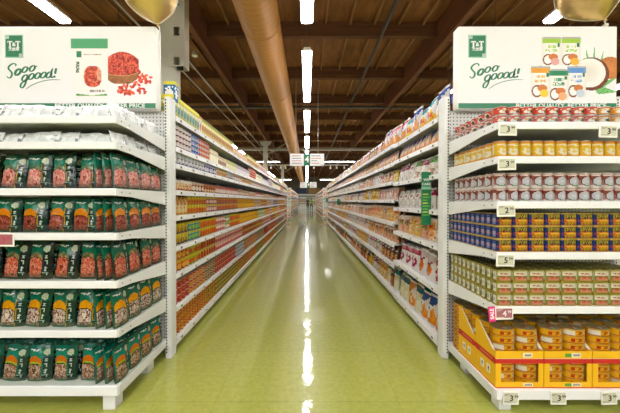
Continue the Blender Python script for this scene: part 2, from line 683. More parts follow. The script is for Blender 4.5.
def fixture():
    e = empty('ceiling_light')
    m = MB().prism([(-0.075, 0.0), (0.075, 0.0), (0.05, 0.06), (-0.05, 0.06)], 'y', 0, 2.4)
    m.build('housing', 'wirewhite', e)
    m = MB().prism([(-0.085, 0.0), (-0.078, -0.03), (-0.05, -0.042), (0.05, -0.042), (0.078, -0.03), (0.085, 0.0)], 'y', 0.01, 2.39)
    m.build('diffuser', 'glow', e)
    for yy in (0.35, 2.05):
        MB().tube([(0, yy, 0.06), (0, yy, 1.88)], 0.006, 5).build('hanger_rod', 'pipe', e)
    return e


rowname = {0: 'over the aisle centre', -3.5: 'over the neighbouring aisle past the canned goods', 3.5: 'over the neighbouring aisle past the bags',
           -7.1: 'two aisles past the canned goods', 7.1: 'two aisles past the bags'}
for x in (0, -3.5, 3.5, -7.1, 7.1):
    for k in range(-3, 14):
        yb = 1.62 + 3.18 * k
        if yb > 45: continue
        if k < 0: place = f'{ordn(-k - 1)} one behind the camera'
        else: place = f'{ordn(k)} along its row'
        put('fixture', fixture, (x, yb, 3.95), (0, 0, 0), f'lit linear lamp {rowname[x]}, {place}', 'linear ceiling lamps', 'light')
# lamps turned across the aisle at the cross-walk
for x, side in ((-4.6, 'canned goods'), (1.45, 'bag')):
    put('fixture', fixture, (x, 22.2, 4.5), (0, 0, -PI / 2), f'lit lamp set crosswise over the cross-walk on the {side} side', 'crosswise lamps at the cross-walk', 'light')
for x, yy, side in ((-4.3, 33, 'canned goods'), (1.6, 33, 'bag')):
    put('fixture', fixture, (x, yy, 3.9), (0, 0, -PI / 2), f'distant lit lamp set crosswise far down on the {side} side', 'distant crosswise lamps', 'light')

# unseen crosswise lamps, added behind the camera to brighten the end display fronts
for yy in (-1.6, -3.4, -5.2):
    for k, x in enumerate((-4.9, -2.3, .3, 2.9)):
        put('fixture', fixture, (x, yy, 3.95), (0, 0, -PI / 2), f'added unseen crosswise lamp over the front walkway, {ordn(int(-yy // 1.7))} row behind the camera, {ordn(k)} across', 'added crosswise lamps over the front walkway', 'light')

# track with spotlights
tr = empty('track_light', (0, 20, 3.92), 0, 'white ceiling track with small spotlights beyond the aisle sign', 'track light')
MB().bbox(-3.2, 3.0, -0.03, 0.03, 0, 0.05).build('track', 'wirewhite', tr)
for x in (-2.6, -1.9, -1.55, -0.8, 0.5, 1.7, 2.15, 2.7):
    s = MB().tube([(x, 0, 0), (x, 0, -0.12)], 0.02, 8).tube([(x, -0.06, -0.22), (x, 0.05, -0.1)], [0.07, 0.05], 12).build('spotlight', 'wirewhite', tr)
for x in (-2.9, 2.8):
    MB().tube([(x, 0, 0.05), (x, 0, 1.9)], 0.008, 5).build('hanger_rod', 'pipe', tr)


# ------------------------------------------------------------------ end displays
def bracket_poly(d, hf=0.04, hb=0.115):
    # side plate seen from the side: flat near the front, deepening towards the post; (y, z)
    return [(0, 0), (d, 0), (d, -hb), (d * 0.22, -hf - 0.006), (0, -hf)]


ZC, ZF = 2.345, 1.742          # distance of the posts and of the shelf fronts
D = ZC - ZF


def end_display(side, zs, label, fence_rows):
    """side -1 / +1; x measured away from the aisle"""
    e = empty('end_display_shelving', (side * 1.15, ZC, 0), 0, label, 'shelving')
    S = side

    def X(a, b):
        return (min(S * a, S * b), max(S * a, S * b))
    # posts
    for k, (a, b) in enumerate(((0.0, 0.052), (1.452, 1.5))):
        x0, x1 = X(a, b)
        m = MB().bbox(x0, x1, -0.02, 0.075, 0, 2.22, 0.005)
        xs = X(a + 0.034, a + 0.044) if k == 0 else X(b - .04, b - .03)
        z = 0.05
        while z < 2.19:
            m.box(xs[0], xs[1], -0.0212, -0.018, z, z + 0.014, mi=1)
            z += 0.0254
        m.build('post', ['white', 'dark'], e)
    x0, x1 = X(0.052, 1.452)
    MB().box(x0, x1, 0.02, 0.035, 0.06, 2.11).build('pegboard', 'peg', e)
    for i, z in enumerate(zs):
        x0, x1 = X(0.048, 1.452)
        base = i == len(zs) - 1
        sh = MB().box(x0 + .004, x1 - .004, -D + .006, -0.002, z - 0.02, z).build('shelf', 'shelf', e)
        hf = 0.06 if base else 0.042
        MB().bbox(x0, x1, -D - 0.012, -D + 0.006, z - hf, z + 0.004, 0.003).build('front_rail', 'rail', sh)
        for a, b in ((0.044, 0.05), (1.45, 1.456)):
            xa, xb = X(a, b)
            poly = bracket_poly(D, 0.045, 0.115) if not base else [(0, 0), (D, 0), (D, -0.062), (0, -0.06)]
            m = MB().prism([(p - D, q + z + 0.002) for p, q in poly], 'x', xa - .001, xb + .001)
            if not base:
                for (py, pz) in ((0.03, -0.02), (0.11, -0.024)):
                    m.box(xa - .002, xb + .002, py - D, py - D + .008, z + pz - .004, z + pz + .004, mi=1)
            m.build('side_bracket', ['white', 'dark'], sh)
        if i in fence_rows:
            xa, xb = X(0.05, 1.45)
            MB().box(xa, xb, -D - 0.004, -D - 0.001, z + 0.004, z + 0.055).build('clear_fence', 'acrylic', sh)
            xa, xb = X(0.045, 0.048)
            MB().box(xa, xb, -D + 0.02, -0.03, z + 0.003, z + 0.05).build('clear_fence', 'acrylic', sh)
    for a, b, y0, y1 in ((0.08, 0.16, -D + 0.012, -D + 0.09), (0.08, 0.16, -0.22, -0.14), (1.3, 1.38, -D + 0.012, -D + 0.09), (1.3, 1.38, -.22, -.14)):
        xa, xb = X(a, b)
        MB().bbox(xa, xb, y0, y1, 0, zs[-1] - 0.06, 0.004).build('foot', 'white', e)
    return e


ZL = [1.871, 1.708, 1.416, 1.135, 0.83, 0.518, 0.165]
ZR = [1.833, 1.618, 1.334, 1.013, 0.67, 0.1415]
end_display(-1, ZL, 'white seven-shelf end display holding clear packets and green food pouches', (0, 1, 2, 3, 4, 5, 6))
end_display(1, ZR, 'white six-shelf end display holding stacked cans and yellow cartons', (0,))


# header signs
def sp(px, py, Y=2.292):
    """a point measured on the sign: from its place in view to metres on the sign's own plane"""
    k = Y / 275.6
    return ((px - 307) * k, EYE + (201 - py) * k)


def art_goji(px, py):
    """colours of the printed picture on the first sign"""
    bg = None
    # scattered berries
    for k in range(120):
        cx = 112 + 43 * h2(k, 3); cy = 68 + 27 * h2(k, 5)
        cx += (cy - 72) * 0.1
        if (cx - 125) + (cy - 80) * 1.2 < 2 or cx > 154 or math.hypot(cx - 132, (cy - 84) * 1.3) > 14 + 9 * h2(k, 8): continue
        a = h2(k, 9) * 3
        dx = (px - cx) * math.cos(a) + (py - cy) * math.sin(a); dy = -(px - cx) * math.sin(a) + (py - cy) * math.cos(a)
        if (dx / 2.1) ** 2 + (dy / 1.2) ** 2 < 1:
            bg = ('#e0492c', '#c93a24', '#ea6440')[k % 3]
    # bowl
    if 108 < px < 139:
        d = ((px - 122) / 17.0) ** 2
        top = 71 + 5 * math.sqrt(max(0, 1 - d))
        if d < 1 and 68 < py < top + 9 * math.sqrt(1 - d * 0.8) and py < 84:
            bg = mixc('#b9763c', '#8a5024', vn(px * .6, py * .8))
            if py < top and py > top - 2: bg = '#e2b06a'
        if d < 1 and 52 + 8 * d < py < top - 0.5 and py > 50:
            n = vn(px * 0.75, py * 0.75, 2)
            bg = '#8c2018' if n < 0.3 else '#d2432a' if n < 0.6 else '#ea6a48'
            if n > .85: bg = '#3b1a14'
    # pouch
    if 71.5 < px < 108 and 39 < py < 98:
        inset = 0 if py < 48.5 else 4.5 * min(1, (py - 48.5) / 6)
        if 71.5 + inset < px < 108 - inset * 0.15:
            bg = '#f6f3ec' if py >= 48.5 else '#4fa670'
            if 39.3 > py: bg = '#8fc9a2'
            if 51.5 < py < 57.3 and 77 < px < 81.8: bg = '#2d8458'
            if 54 < py < 55 and 84 < px < 102 and h2(int(px * 2), 1) > .35: bg = '#b8a890'
            if 62 < py < 73 and 76.5 < px < 79.5 and vn(px * 3, py * 1.4) > .33: bg = '#1f5a3a'
            dx = (px - 93) / 8.8; dy = (py - 76.5) / 10.5
            if abs(dx) ** 2.6 + abs(dy) ** 2.6 < 1:
                n = vn(px * 0.9, py * 0.9, 5)
                bg = '#a82a1c' if n < .35 else '#d8512e' if n < .7 else '#ef8454'
                if dx > .45 and dy < .4: bg = mixc(bg, '#f2d8c0', .5)
            if 90 < py < 92 and 90 < px < 105 and h2(int(px * 2), 4) > .3: bg = '#8c8577'
            if 93 + .12 * abs(px - 92) * -1 + 2.5 < py < 96 and px < 107: bg = '#9dc45a' if py > 95.2 else '#3f8f4a'
    return bg


def art_coconut(px, py):
    bg = None
    # leaves
    for (ax, ay, bx, by, w) in ((590, 80, 586, 50, 2.5), (593, 80, 594, 48, 2.2), (596, 82, 603, 52, 2.4), (600, 86, 616, 78, 3), (600, 90, 616, 92, 4), (598, 84, 616, 66, 3),
                                (580, 75, 577, 55, 2)):
        t = max(0, min(1, ((px - ax) * (bx - ax) + (py - ay) * (by - ay)) / ((bx - ax) ** 2 + (by - ay) ** 2)))
        d = math.hypot(px - ax - t * (bx - ax), py - ay - t * (by - ay))
        if d < w * (1 - t) + .3:
            bg = '#5fae5c' if (int(d * 3) % 2) else '#86c878'
    # whole brown coconut behind
    d = math.hypot((px - 610) / 13, (py - 68) / 11)
    if d < 1 and px < 616.5: bg = mixc('#d98a44', '#b4642a', vn(px, py, 3) * d)
    # half coconut
    d = math.hypot((px - 591) / 18.0, (py - 74) / 16.5)
    if d < 1: bg = mixc('#8a4a24', '#5e2e14', vn(px, py, 1))
    d = math.hypot((px - 589.5) / 16.0, (py - 73) / 14.5)
    if d < 1: bg = '#f7f3ea'
    d = math.hypot((px - 588) / 11.5, (py - 72) / 10.5)
    if d < 1: bg = mixc('#e9e1d4', '#f5f0e6', d)

    def can(cx, y0, y1, w, band, fruit):
        if abs(px - cx) > w / 2: return None
        k = (px - cx) / (w / 2)
        cur = 1.4 * math.sqrt(1 - k * k)
        if py < y0 - cur * .6 or py > y1 + cur - 1.4: return None
        v = (py - y0) / (y1 - y0)
        c = '#f7f4ea'
        if py < y0 + 1: c = '#b9b6b2' if abs(k) < .9 else '#8d8a86'
        elif v < .19: c = band
        elif .26 < v < .36 and h2(int(px * 1.5), int(cx)) > .4 and abs(k) < .5: c = mixc(band, '#ffffff', .2)
        elif .40 < v < .50 and h2(int(px * 1.2), int(py)) > .45 and abs(k) < .6: c = band
        elif v > .56:
            dd = math.hypot((k + .35) / .55, (v - .78) / .2)
            if dd < 1: c = '#fbfaf4' if dd < .75 else '#7c4824'
            dd = math.hypot((k - .2) / .5, (v - .68) / .11)
            if dd < 1: c = '#d87c3a'
            dd = math.hypot((k - .4) / .45, (v - .85) / .13)
            if dd < 1: c = fruit
        if .2 < v < .32 and .62 < k < .9: c = '#1d7048'
        return mixc(c, '#cfc9bd', .35 * abs(k) ** 4)
    for spec in ((551, 38, 66, 19, '#a5cf3c', '#e9a8a0'), (570.5, 38, 66, 19.5, '#a5cf3c', '#f2b830'), (540.3, 67, 98, 19.5, '#f2a62c', '#f6cf3a'),
                 (576.5, 67, 98, 18.5, '#5c94d4', '#c9d5de'), (558.5, 70, 101, 19.5, '#1f8452', '#eeb078')):
        c = can(*spec)
        if c is not None: bg = c
    return bg


def header_sign(dx, name_label, art, region):
    """dx: shift of this sign against the one beyond the aisle, in view units on its plane"""
    X0, Z1 = sp(458 + dx, 26.5); X1, Z0 = sp(617 + dx, 108.8)
    if dx < 0:
        X0, _ = sp(-7, 0); X1, _ = sp(156, 0)
    e = empty('header_sign', ((X0 + X1) / 2, 2.30, Z0), 0, name_label, 'sign')
    O = Vector(e.location)
    rel = lambda p: (p[0] - O.x, p[1] - O.z)
    m = MB()
    a, c = rel((X0, Z0)); b, d = rel((X1, Z1))
    m.bbox(a, b, 0, 0.085, c, d, 0.006)
    m.build('sign_box', 'board', e)
    # printed lower band with lettering
    zb0 = rel(sp(0, 108.2))[1]; zb1 = rel(sp(0, 103.2))[1]
    zb0 -= 0.0
    band = MB().box(a + .004, b - .004, -0.0012, 0.001, zb0, zb1).build('green_band', 'green', e)
    text_obj('BETTER QUALITY, BETTER PRICE', 0.048, 'board', band, (b - 0.09, -0.0018, (zb0 + zb1) / 2 - .001), align='RIGHT', xs=1.08, offset=0.0006)
    # emblem: green card, pale border, serif T & T, three characters, corner knots
    lx0, lz1 = rel(sp(468 + dx, 35.2)); lx1, lz0 = rel(sp(486 + dx, 58.0))
    lg = MB().box(lx0, lx1, -0.0012, 0.001, lz0, lz1).build('emblem', 'greenpale', e)
    m = MB().box(lx0 + .008, lx1 - .008, -0.0018, 0, lz0 + .008, lz1 - .008).build('emblem_field', 'green', lg)
    w = lx1 - lx0; hh = lz1 - lz0
    m = MB()

    def T(cx, cz, s):
        m.box(cx - .36 * s, cx + .36 * s, -.0026, 0, cz + .36 * s, cz + .5 * s)
        m.box(cx - .12 * s, cx + .12 * s, -.0026, 0, cz - .5 * s, cz + .36 * s)
        m.box(cx - .24 * s, cx + .24 * s, -.0026, 0, cz - .5 * s, cz - .41 * s)
        for k in (-1, 1):
            m.prism([(cx + k * .36 * s, cz + .5 * s), (cx + k * .36 * s, cz + .18 * s), (cx + k * .27 * s, cz + .36 * s)], 'y', -.0026, 0)
    cz = lz0 + hh * 0.58; cx = (lx0 + lx1) / 2
    T(cx - w * .22, cz, w * .37); T(cx + w * .22, cz, w * .37)
    for (qx, qz) in ((lx0 + w * .14, lz1 - w * .14), (lx1 - w * .14, lz0 + w * .14)):
        s = w * .08
        m.box(qx - s, qx + s, -.0026, 0, qz + s * .7, qz + s)
        m.box(qx - s, qx + s, -.0026, 0, qz - s, qz - s * .7)
        m.box(qx - s, qx - s * .7, -.0026, 0, qz - s, qz + s)
        m.box(qx + s * .7, qx + s, -.0026, 0, qz - s, qz + s)
        m.box(qx - s * .35, qx + s * .35, -.0026, 0, qz - s * .35, qz + s * .35)
    m.build('emblem_lettering', 'board', lg)
    text_obj('&', w * .30, 'board', lg, (cx, -.0022, cz - .01 * w), offset=0.0008)
    text_obj('大統華', w * .2, 'board', lg, (cx, -.0022, lz0 + hh * .36), offset=0.0005)
    # brush lettering
    m = MB()
    P = lambda px, py: rel(sp(px + dx, py))
    k = 2.292 / 275.6

    def st(pts, a=1.1, b=2.0):
        stroke(m, [P(*p) for p in pts], a * k, b * k, -0.0016, 0.0004)

    def ov(cx, cy, a, b, wa=.8, wb=1.9):
        c = P(cx, cy)
        stroke(m, oval(c[0], c[1], a * k, b * k, 0.45), wa * k, wb * k, -0.0016, 0.0004, taper=False)
    st([(478.2, 66.6), (478.6, 64.6), (475.8, 63.8), (472.2, 66), (471.2, 68.6), (472.8, 70.8), (474.6, 73.2), (474.0, 76.6), (471.6, 78.2), (469.4, 76.4)], .9, 1.8)
    ov(480.6, 72.2, 2.4, 3.0, 1.3, 2.5)
    ov(487.6, 69.8, 2.3, 2.8)
    st([(489.5, 67.6), (491, 68.4), (492.5, 67.8)], .7, 1)
    ov(495, 68.6, 2.3, 2.8)
    st([(496.5, 66.4), (498, 67), (499.8, 66)], .7, 1)
    ov(487.4, 78, 2.4, 3.0)
    st([(490.6, 74.5), (489.2, 79), (487.6, 84.5), (485, 87.8), (483, 86.6), (484.5, 83), (489, 80.5), (491, 79.5)], .8, 1.7)
    ov(494, 76.6, 2.3, 2.9)
    ov(500.2, 75.8, 2.3, 2.9)
    ov(506, 75.2, 2.3, 2.9)
    ov(511.6, 75, 2.3, 2.9)
    st([(515.3, 68.4), (514.2, 72), (513.4, 76.4), (514.5, 77.6), (516, 76.6)], .9, 1.8)
    st([(519, 68.3), (518.3, 71), (517.6, 74.2)], 1.2, 2.2)
    ov(517.1, 76.7, .5, .5, 1.2, 1.2)
    st([(488.5, 89.3), (494, 85.4), (502.5, 82), (512, 80), (523, 79.8)], .5, .7)
    m.build('slogan_lettering', 'green', e)
    # printed picture
    m = MB()
    (ax, ay, bx, by) = region
    step = 0.55
    idx = {}

    def vert(i, j):
        if (i, j) not in idx:
            p = rel(sp(ax + i * step, ay + j * step))
            idx[(i, j)] = len(m.v); m.v.append((p[0], -0.0006, p[1]))
        return idx[(i, j)]
    for j in range(int((by - ay) / step)):
        for i in range(int((bx - ax) / step)):
            c = art(ax + (i + .5) * step, ay + (j + .5) * step)
            if c is not None:
                m.face((vert(i, j), vert(i, j + 1), vert(i + 1, j + 1), vert(i + 1, j)), c)
    m.build('printed_picture', 'print', e)
    return e


header_sign(-462.4, 'white header sign with a green emblem and a pouch beside red berries', art_goji, (68, 36, 155, 99))
header_sign(0, 'white header sign with a green emblem, five cans and a coconut', art_coconut, (528, 34, 617, 102.5))


# ------------------------------------------------------------------ product art
def scribble(u, v, s, dens=.5, fu=16, fv=1):
    return h2(math.floor(u * fu), math.floor(v * fv), s) < dens


PIX = {'S': ('01111', '10000', '10000', '01110', '00001', '00001', '11110'), 'P': ('11110', '10001', '10001', '11110', '10000', '10000', '10000'),
       'A': ('00100', '01010', '10001', '10001', '11111', '10001', '10001'), 'M': ('10001', '11011', '10101', '10101', '10001', '10001', '10001')}


def pixtext(s, u, v):
    """u, v in 0..1 over the word's box, v up"""
    n = len(s) * 6 - 1
    i = int(u * n); j = int((1 - v) * 7)
    if i < 0 or i >= n or j < 0 or j > 6: return False
    if i % 6 == 5: return False
    return PIX[s[i // 6]][j][i % 6] == '1'


def can_art(base, top, patch, ink, style=0, seed=0, bot=None, rep=2):
    """a printed can label: band, words, round or framed picture, repeated REP times round the can"""
    def f(u, v):
        u = (u * rep + .5) % 1.0
        c = base
        if v > .80: c = top
        if v < .09: c = bot or mixc(base, '#20140c', .35)
        if style == 0:      # picture in a round field
            d = math.hypot((u - .5) / .30, (v - .40) / .27)
            if d < 1: c = mixc(patch, '#ffffff', .25 * vn(u * 14, v * 14, seed))
            if .70 < v < .80 and scribble(u, v, seed, .6, 12) and .15 < u < .85: c = ink
        elif style == 1:    # half picture, half plain with lettering
            if u < .5 and .12 < v < .8: c = patch if vn(u * 18, v * 12, seed) > .35 else mixc(patch, '#5a2a10', .45)
            if u > .55 and .3 < v < .75 and scribble(u, v, seed, .55, 18, 7): c = ink
        elif style == 2:    # broad middle band
            if .34 < v < .72:
                c = patch
                if .45 < v < .62 and scribble(u, v, seed, .55, 13) and .1 < u < .9: c = ink
            if v < .3 and vn(u * 12, v * 12, seed) > .55: c = mixc(patch, base, .4)
        elif style == 3:    # stripes up and down
            if u < .28: c = patch
            elif u < .34: c = ink
            if u > .45 and .35 < v < .7 and scribble(u, v, seed, .5, 16, 5): c = ink
        elif style == 4:    # large pale disc, dark words over it
            c = mixc(base, top, .5 * (v > .62))
            d = math.hypot((u - .5) / .36, (v - .43) / .36)
            if d < 1: c = patch
            if d < .4: c = mixc(patch, '#ffffff', .3)
            if .80 < v < .92 and scribble(u, v, seed, .6, 12): c = ink
        return c
    return f


RIM = (205, 200, 190)
GOLD = (196, 164, 92)


def circ(r, n, a0=PI / 2):
    # starts at the back (+y) so that the middle of the label faces -y
    return [(r * math.cos(a0 + 2 * PI * k / n), r * math.sin(a0 + 2 * PI * k / n)) for k in range(n)]


def rrect(a, b, r, nfront=14, nside=6, nc=4):
    """rounded rectangle outline, counter-clockwise, starting at the back"""
    out = []
    def seg(p, q, n):
        for k in range(n): out.append((p[0] + (q[0] - p[0]) * k / n, p[1] + (q[1] - p[1]) * k / n))
    def arc(cx, cy, t0):
        for k in range(nc): t = t0 + PI / 2 * k / nc; out.append((cx + r * math.cos(t), cy + r * math.sin(t)))
    arc(a - r, b - r, 0)
    seg((a - r, b), (-a + r, b), nfront)
    arc(-a + r, b - r, PI / 2)
    seg((-a, b - r), (-a, -b + r), nside)
    arc(-a + r, -b + r, PI)
    seg((-a + r, -b), (a - r, -b), nfront)
    arc(a - r, -b + r, 1.5 * PI)
    seg((a, -b + r), (a, b - r), nside)
    return out


def can_mb(outline, h, art, rows, rim=RIM, lid=True, xy=False, z0=0.0, lidcol=None):
    m = MB()
    z1 = h
    lab0, lab1 = 0.0035, h - 0.0035
    lv = [(0.94, 0.0, None, 1), (1.0, 0.0015, rim, 1), (1.0, lab0, rim, 1)]
    for k in range(1, rows + 1):
        z = lab0 + (lab1 - lab0) * k / rows
        vv = (k - .5) / rows
        if xy: cf = (lambda vv: lambda u, x, y, zz: art(x, y, vv))(vv)
        else: cf = (lambda vv: lambda u, x, y, zz: art(u, vv))(vv)
        lv.append((0.985, z, cf, 0))
    lv += [(1.0, lab1 + .0005, rim, 1), (1.0, h, rim, 1), (0.94, h, rim, 1)]
    lc = lidcol or rim
    if lid:
        lv += [(0.92, h - 0.003, lc, 1), (0.5, h - 0.0028, lc, 1)]
        m.rings(outline, lv, cap0=(rim, 1), cap1=(lc, 1))
    else:
        lv += [(0.92, h - 0.004, rim, 1)]
        m.rings(outline, lv, cap0=(rim, 1), cap1=(rim, 1))
    return m


def lid_mb(outline, h, col, picture=None):
    m = MB()
    cf = (lambda u, x, y, z: picture(x, y)) if picture else col
    m.rings(outline, [(.915, h - 0.0035, None, 0), (.90, h - 0.0022, col, 0), (.84, h - 0.0030, col, 0), (.80, h - .002, col, 0), (.55, h - 0.0018, cf, 0), (.25, h - .0018, cf, 0)], cap1=((picture(0, 0) if picture else col), 0))
    # pull tab
    r = max(abs(p[0]) for p in outline)
    m.tube([(r * .05, -r * .42, h - .0005), (r * .18, -r * .30, h + .0), (r * .14, -r * .12, h - .0003), (-r * .02, -r * .14, h - .0003), (-r * .08, -r * .32, h), (r * .05, -r * .42, h - .0005)], 0.0012, 5, (220, 216, 206), 0)
    return m


def can_builder(name, outline, h, art, rows, rim=RIM, with_lid=False, xy=False, lidcol=None, picture=None):
    def b():
        m = can_mb(outline, h, art, rows, rim, lid=not with_lid, xy=xy, lidcol=lidcol)
        o = m.build(name, ['label', 'tin'])
        if with_lid:
            lid_mb(outline, h, lidcol or rim, picture).build('lid', ['tin' if not picture else 'label'], o)
        return o
    return b


# ---- pouches and bags
def bag_mb(w, h, t, art, nu=12, nv=14, seed=0, seal=0.06, side_art=None, sag=0.0, square=2.2, foot=0.8):
    """a filled bag: flat crimped seal at the top, swelling body, creased film; stands on z=0, front faces -y"""
    m = MB()

    def th(u, v):
        e = max(0.0, 1 - abs(2 * u - 1) ** square)
        if v > 1 - seal: b = 0.02
        else:
            q = v / (1 - seal)
            b = (foot + (1 - foot) * math.sin(min(1, q * 2.2) * PI / 2)) * max(0.03, (1 - q ** 3.2)) ** 0.6
        return t / 2 * b * (e ** 0.55) + 0.0006

    def shape(s):
        def pos(u, v):
            ww = w * (1 - 0.05 * math.sin(v * PI)) if v < 1 - seal else w
            x = (u - .5) * ww + 0.006 * (vn(v * 5, s, seed) - .5) * (abs(2 * u - 1))
            wr = (vn(u * 6, v * 7, seed + 3) - .5) * 0.016 * t / 0.05 * min(1, 4 * (1 - abs(2 * u - 1))) * min(1, v * 5 + .2)
            bend = 0.014 * (vn(u * 2.5 + 5, seed * .7, seed) - .5) * (v ** 3) * 2
            y = s * th(u, v) + wr * .5 + bend
            if u == 0 or u == 1: y = bend + wr * 0
            z = h * v * (1 - sag * (1 - abs(2 * u - 1)) * 0) - 0.01 * h * math.sin(PI * u) * (v > .95) * h2(seed, 2)
            return (x, y, z)
        return pos
    m.grid(shape(-1), nu, nv, art, 0, True)
    m.grid(lambda u, v: shape(1)(1 - u, v), nu, nv, lambda u, v: (side_art or art)(u, v), 0, True)
    # bottom
    n = len(m.v)
    a = shape(-1); b = shape(1)
    for i in range(nu + 1):
        m.v.append(a(i / nu, 0)); m.v.append(b(i / nu, 0))
    c = (side_art or art)(.5, .02)
    for i in range(nu):
        m.face((n + 2 * i, n + 2 * i + 1, n + 2 * i + 3, n + 2 * i + 2), c, 0, True)
    # keep it above the shelf and inside its own depth
    return m


def pouch_art(kind, seed=0):
    K = {  # field, band, arch, photo a, photo b, photo c
        'C': ('#0b4636', '#0f7d63', '#8d9a68', '#d97f74', '#e8b2a0', '#a3483f'),
        'D': ('#0c5140', '#17765a', '#e8922e', '#8c3c32', '#b86a55', '#5d241f'),
        'E': ('#0d2c25', '#0a6a4e', '#c2a064', '#c45f48', '#e0937a', '#8a3528'),
        'F': ('#0c5a42', '#0d6c4e', '#f2ab22', '#cdb6a4', '#7c5450', '#e9dcc8'),
        'G': ('#0d5b49', '#13836a', '#d2702a', '#8a6650', '#c9ab92', '#5c3d30'),
    }[kind]
    field, band, arch, pa, pb, pc = [hx(k) for k in K]

    def f(u, v):
        c = field
        field_ = field
        if v > .95: return mixc(field, '#000000', .25)
        if v > .40 and u < .66: c = mixc(field, band, min(1, (v - .40) * 4) * (1 if v < .80 else .4))
        # picture window: arched top, a bowl of food below it
        k = (u - .33) / .31
        edge = .64 + .04 * math.sin(v * 5)
        if abs(k) < 1 and v > .04:
            q = math.sqrt(1 - k * k)
            topv = .50 + .17 * q
            bowl = (.34 if kind in 'DFG' else .42) + .12 * q
            if v < topv:
                n = vn(u * 17, v * 23, seed)
                if v < bowl:
                    c = pa if n < .48 else pb if n < .76 else pc
                    if v < .12: c = mixc(c, '#3a2018', .35)
                elif v < bowl + .022: c = mixc(pc, '#2a1810', .6) if kind != 'F' else hx('#3a2018')
                elif kind in 'DF': c = mixc(arch, '#a85a18', .35 * n)
                elif kind == 'G': c = hx('#9cb83c') if v < bowl + .07 else arch
                else: c = mixc(arch, field, n * .7)
        if edge <= u < edge + .03 and v < .70:
            c = hx('#c09428') if kind in 'CDF' else mixc(field, '#ffffff', .1)
        elif u > .68 and v < .66:
            c = mixc(field, '#000000', .4)
            if .74 < u < .86 and .10 < v < .60 and h2(math.floor(v * 44), math.floor(u * 36), 4) > .45 and (int(v * 44) % 7) not in (0, 1): c = hx('#c2ccc2')
        d = math.hypot((u - .78) / .13, (v - .77) / .085)
        if d < 1: c = hx('#c3ccae') if d > .45 or vn(u * 30, v * 30) > .5 else hx('#7f9a70')
        elif d < 1.2: c = field
        if .80 < v < .86 and .08 < u < .5 and scribble(u, v, 3, .62, 18, 28): c = hx('#e4efe8')
        if .14 < v < .17 and .68 < u < .9: c = hx('#8fa094')
        return c
    return f


def bag_art(base, head, win, win2, ink, style=0, seed=0):
    base, head, win, win2, ink = [hx(k) for k in (base, head, win, win2, ink)]

    def f(u, v):
        c = base
        if v > .94 or v < .04: return mixc(base, '#ffffff', .25)
        if style == 0:        # coloured head, see-through lower part
            if v > .66: c = head
            elif .08 < v < .58 and .1 < u < .9:
                n = vn(u * 9, v * 12, seed); c = win if n < .5 else win2 if n < .8 else mixc(win, '#4a2818', .55)
            if .72 < v < .84 and scribble(u, v, seed, .6, 12, 14) and .15 < u < .85: c = ink
        elif style == 1:      # centred emblem
            d = math.hypot((u - .5) / .32, (v - .38) / .26)
            if d < 1: c = win if vn(u * 8, v * 10, seed) < .55 else win2
            if v > .74: c = head
            if .62 < v < .70 and scribble(u, v, seed, .6, 12, 14) and .15 < u < .85: c = ink
        elif style == 2:      # diagonal sweep of colour
            if v > .35 + .5 * u: c = head
            elif v < .12 + .25 * u: c = win
            d = math.hypot((u - .65) / .26, (v - .35) / .2)
            if d < 1: c = win2 if vn(u * 9, v * 9, seed) < .5 else win
            if .55 < v < .64 and .1 < u < .55 and scribble(u, v, seed, .6, 14, 14): c = ink
        elif style == 3:      # mostly clear, contents showing, label strip
            n = vn(u * 8, v * 11, seed); c = win if n < .5 else win2
            if n > .85: c = mixc(win2, '#ffffff', .6)
            if n < .2: c = mixc(win, '#5a3420', .5)
            if .52 < v < .8 and .12 < u < .88: c = head
            if .6 < v < .7 and scribble(u, v, seed, .55, 12, 12) and .2 < u < .8: c = ink
            if v > .85: c = mixc(base, win, .2)
        return c
    return f


def carton_mb(w, d, h, base, top, patch, ink, seed=0, nu=8, nv=12):
    base, top, patch, ink = [hx(k) for k in (base, top, patch, ink)]

    def art(u, v):
        c = base
        if v > .8: c = top
        dd = math.hypot((u - .5) / .38, (v - .36) / .24)
        if dd < 1: c = patch if vn(u * 7, v * 9, seed) < .6 else mixc(patch, '#ffffff', .4)
        if .62 < v < .74 and scribble(u, v, seed, .6, 8, 16) and .1 < u < .9: c = ink
        return c
    m = MB()
    a, b = w / 2 * .97, d / 2 * .97
    m.grid(lambda u, v: (-a + 2 * a * u, -b, h * v), nu, nv, art, 0, False)
    m.grid(lambda u, v: (a, -b + 2 * b * u, h * v), max(3, nu // 2), nv, art, 0, False)
    m.grid(lambda u, v: (a - 2 * a * u, b, h * v), 2, nv, art, 0, False)
    m.grid(lambda u, v: (-a, b - 2 * b * u, h * v), max(3, nu // 2), nv, art, 0, False)
    m.grid(lambda u, v: (-a + 2 * a * u, -b + 2 * b * v, h), 2, 2, lambda u, v: top, 0, False)
    m.grid(lambda u, v: (a - 2 * a * u, -b + 2 * b * v, 0), 1, 1, lambda u, v: base, 0, False)
    return m


def bottle_mb(r, h, body, label, cap, n=16, seed=0):
    body, label, cap = [hx(k) for k in (body, label, cap)]
    m = MB()
    lf = lambda u, x, y, z: label if vn(u * 16, z * 90, seed) > .3 else mixc(label, '#802010', .5)
    lv = [(.9, 0, None, 0), (1, .006, body, 0), (1, h * .12, body, 0)]
    for k in range(5): lv.append((1.01, h * (.12 + .09 * (k + 1)), lf, 0))
    lv += [(1, h * .6, body, 0), (.85, h * .68, body, 0), (.45, h * .78, body, 0), (.36, h * .88, body, 0), (.42, h * .885, cap, 0), (.42, h * .985, cap, 0), (.36, h, cap, 0)]
    m.rings(circ(r, n), lv, cap0=(body, 0), cap1=(cap, 0))
    return m


# ------------------------------------------------------------------ stock on the first end display: packets and pouches
ZSN = ['top', 'second', 'third', 'fourth', 'fifth', 'sixth', 'bottom']


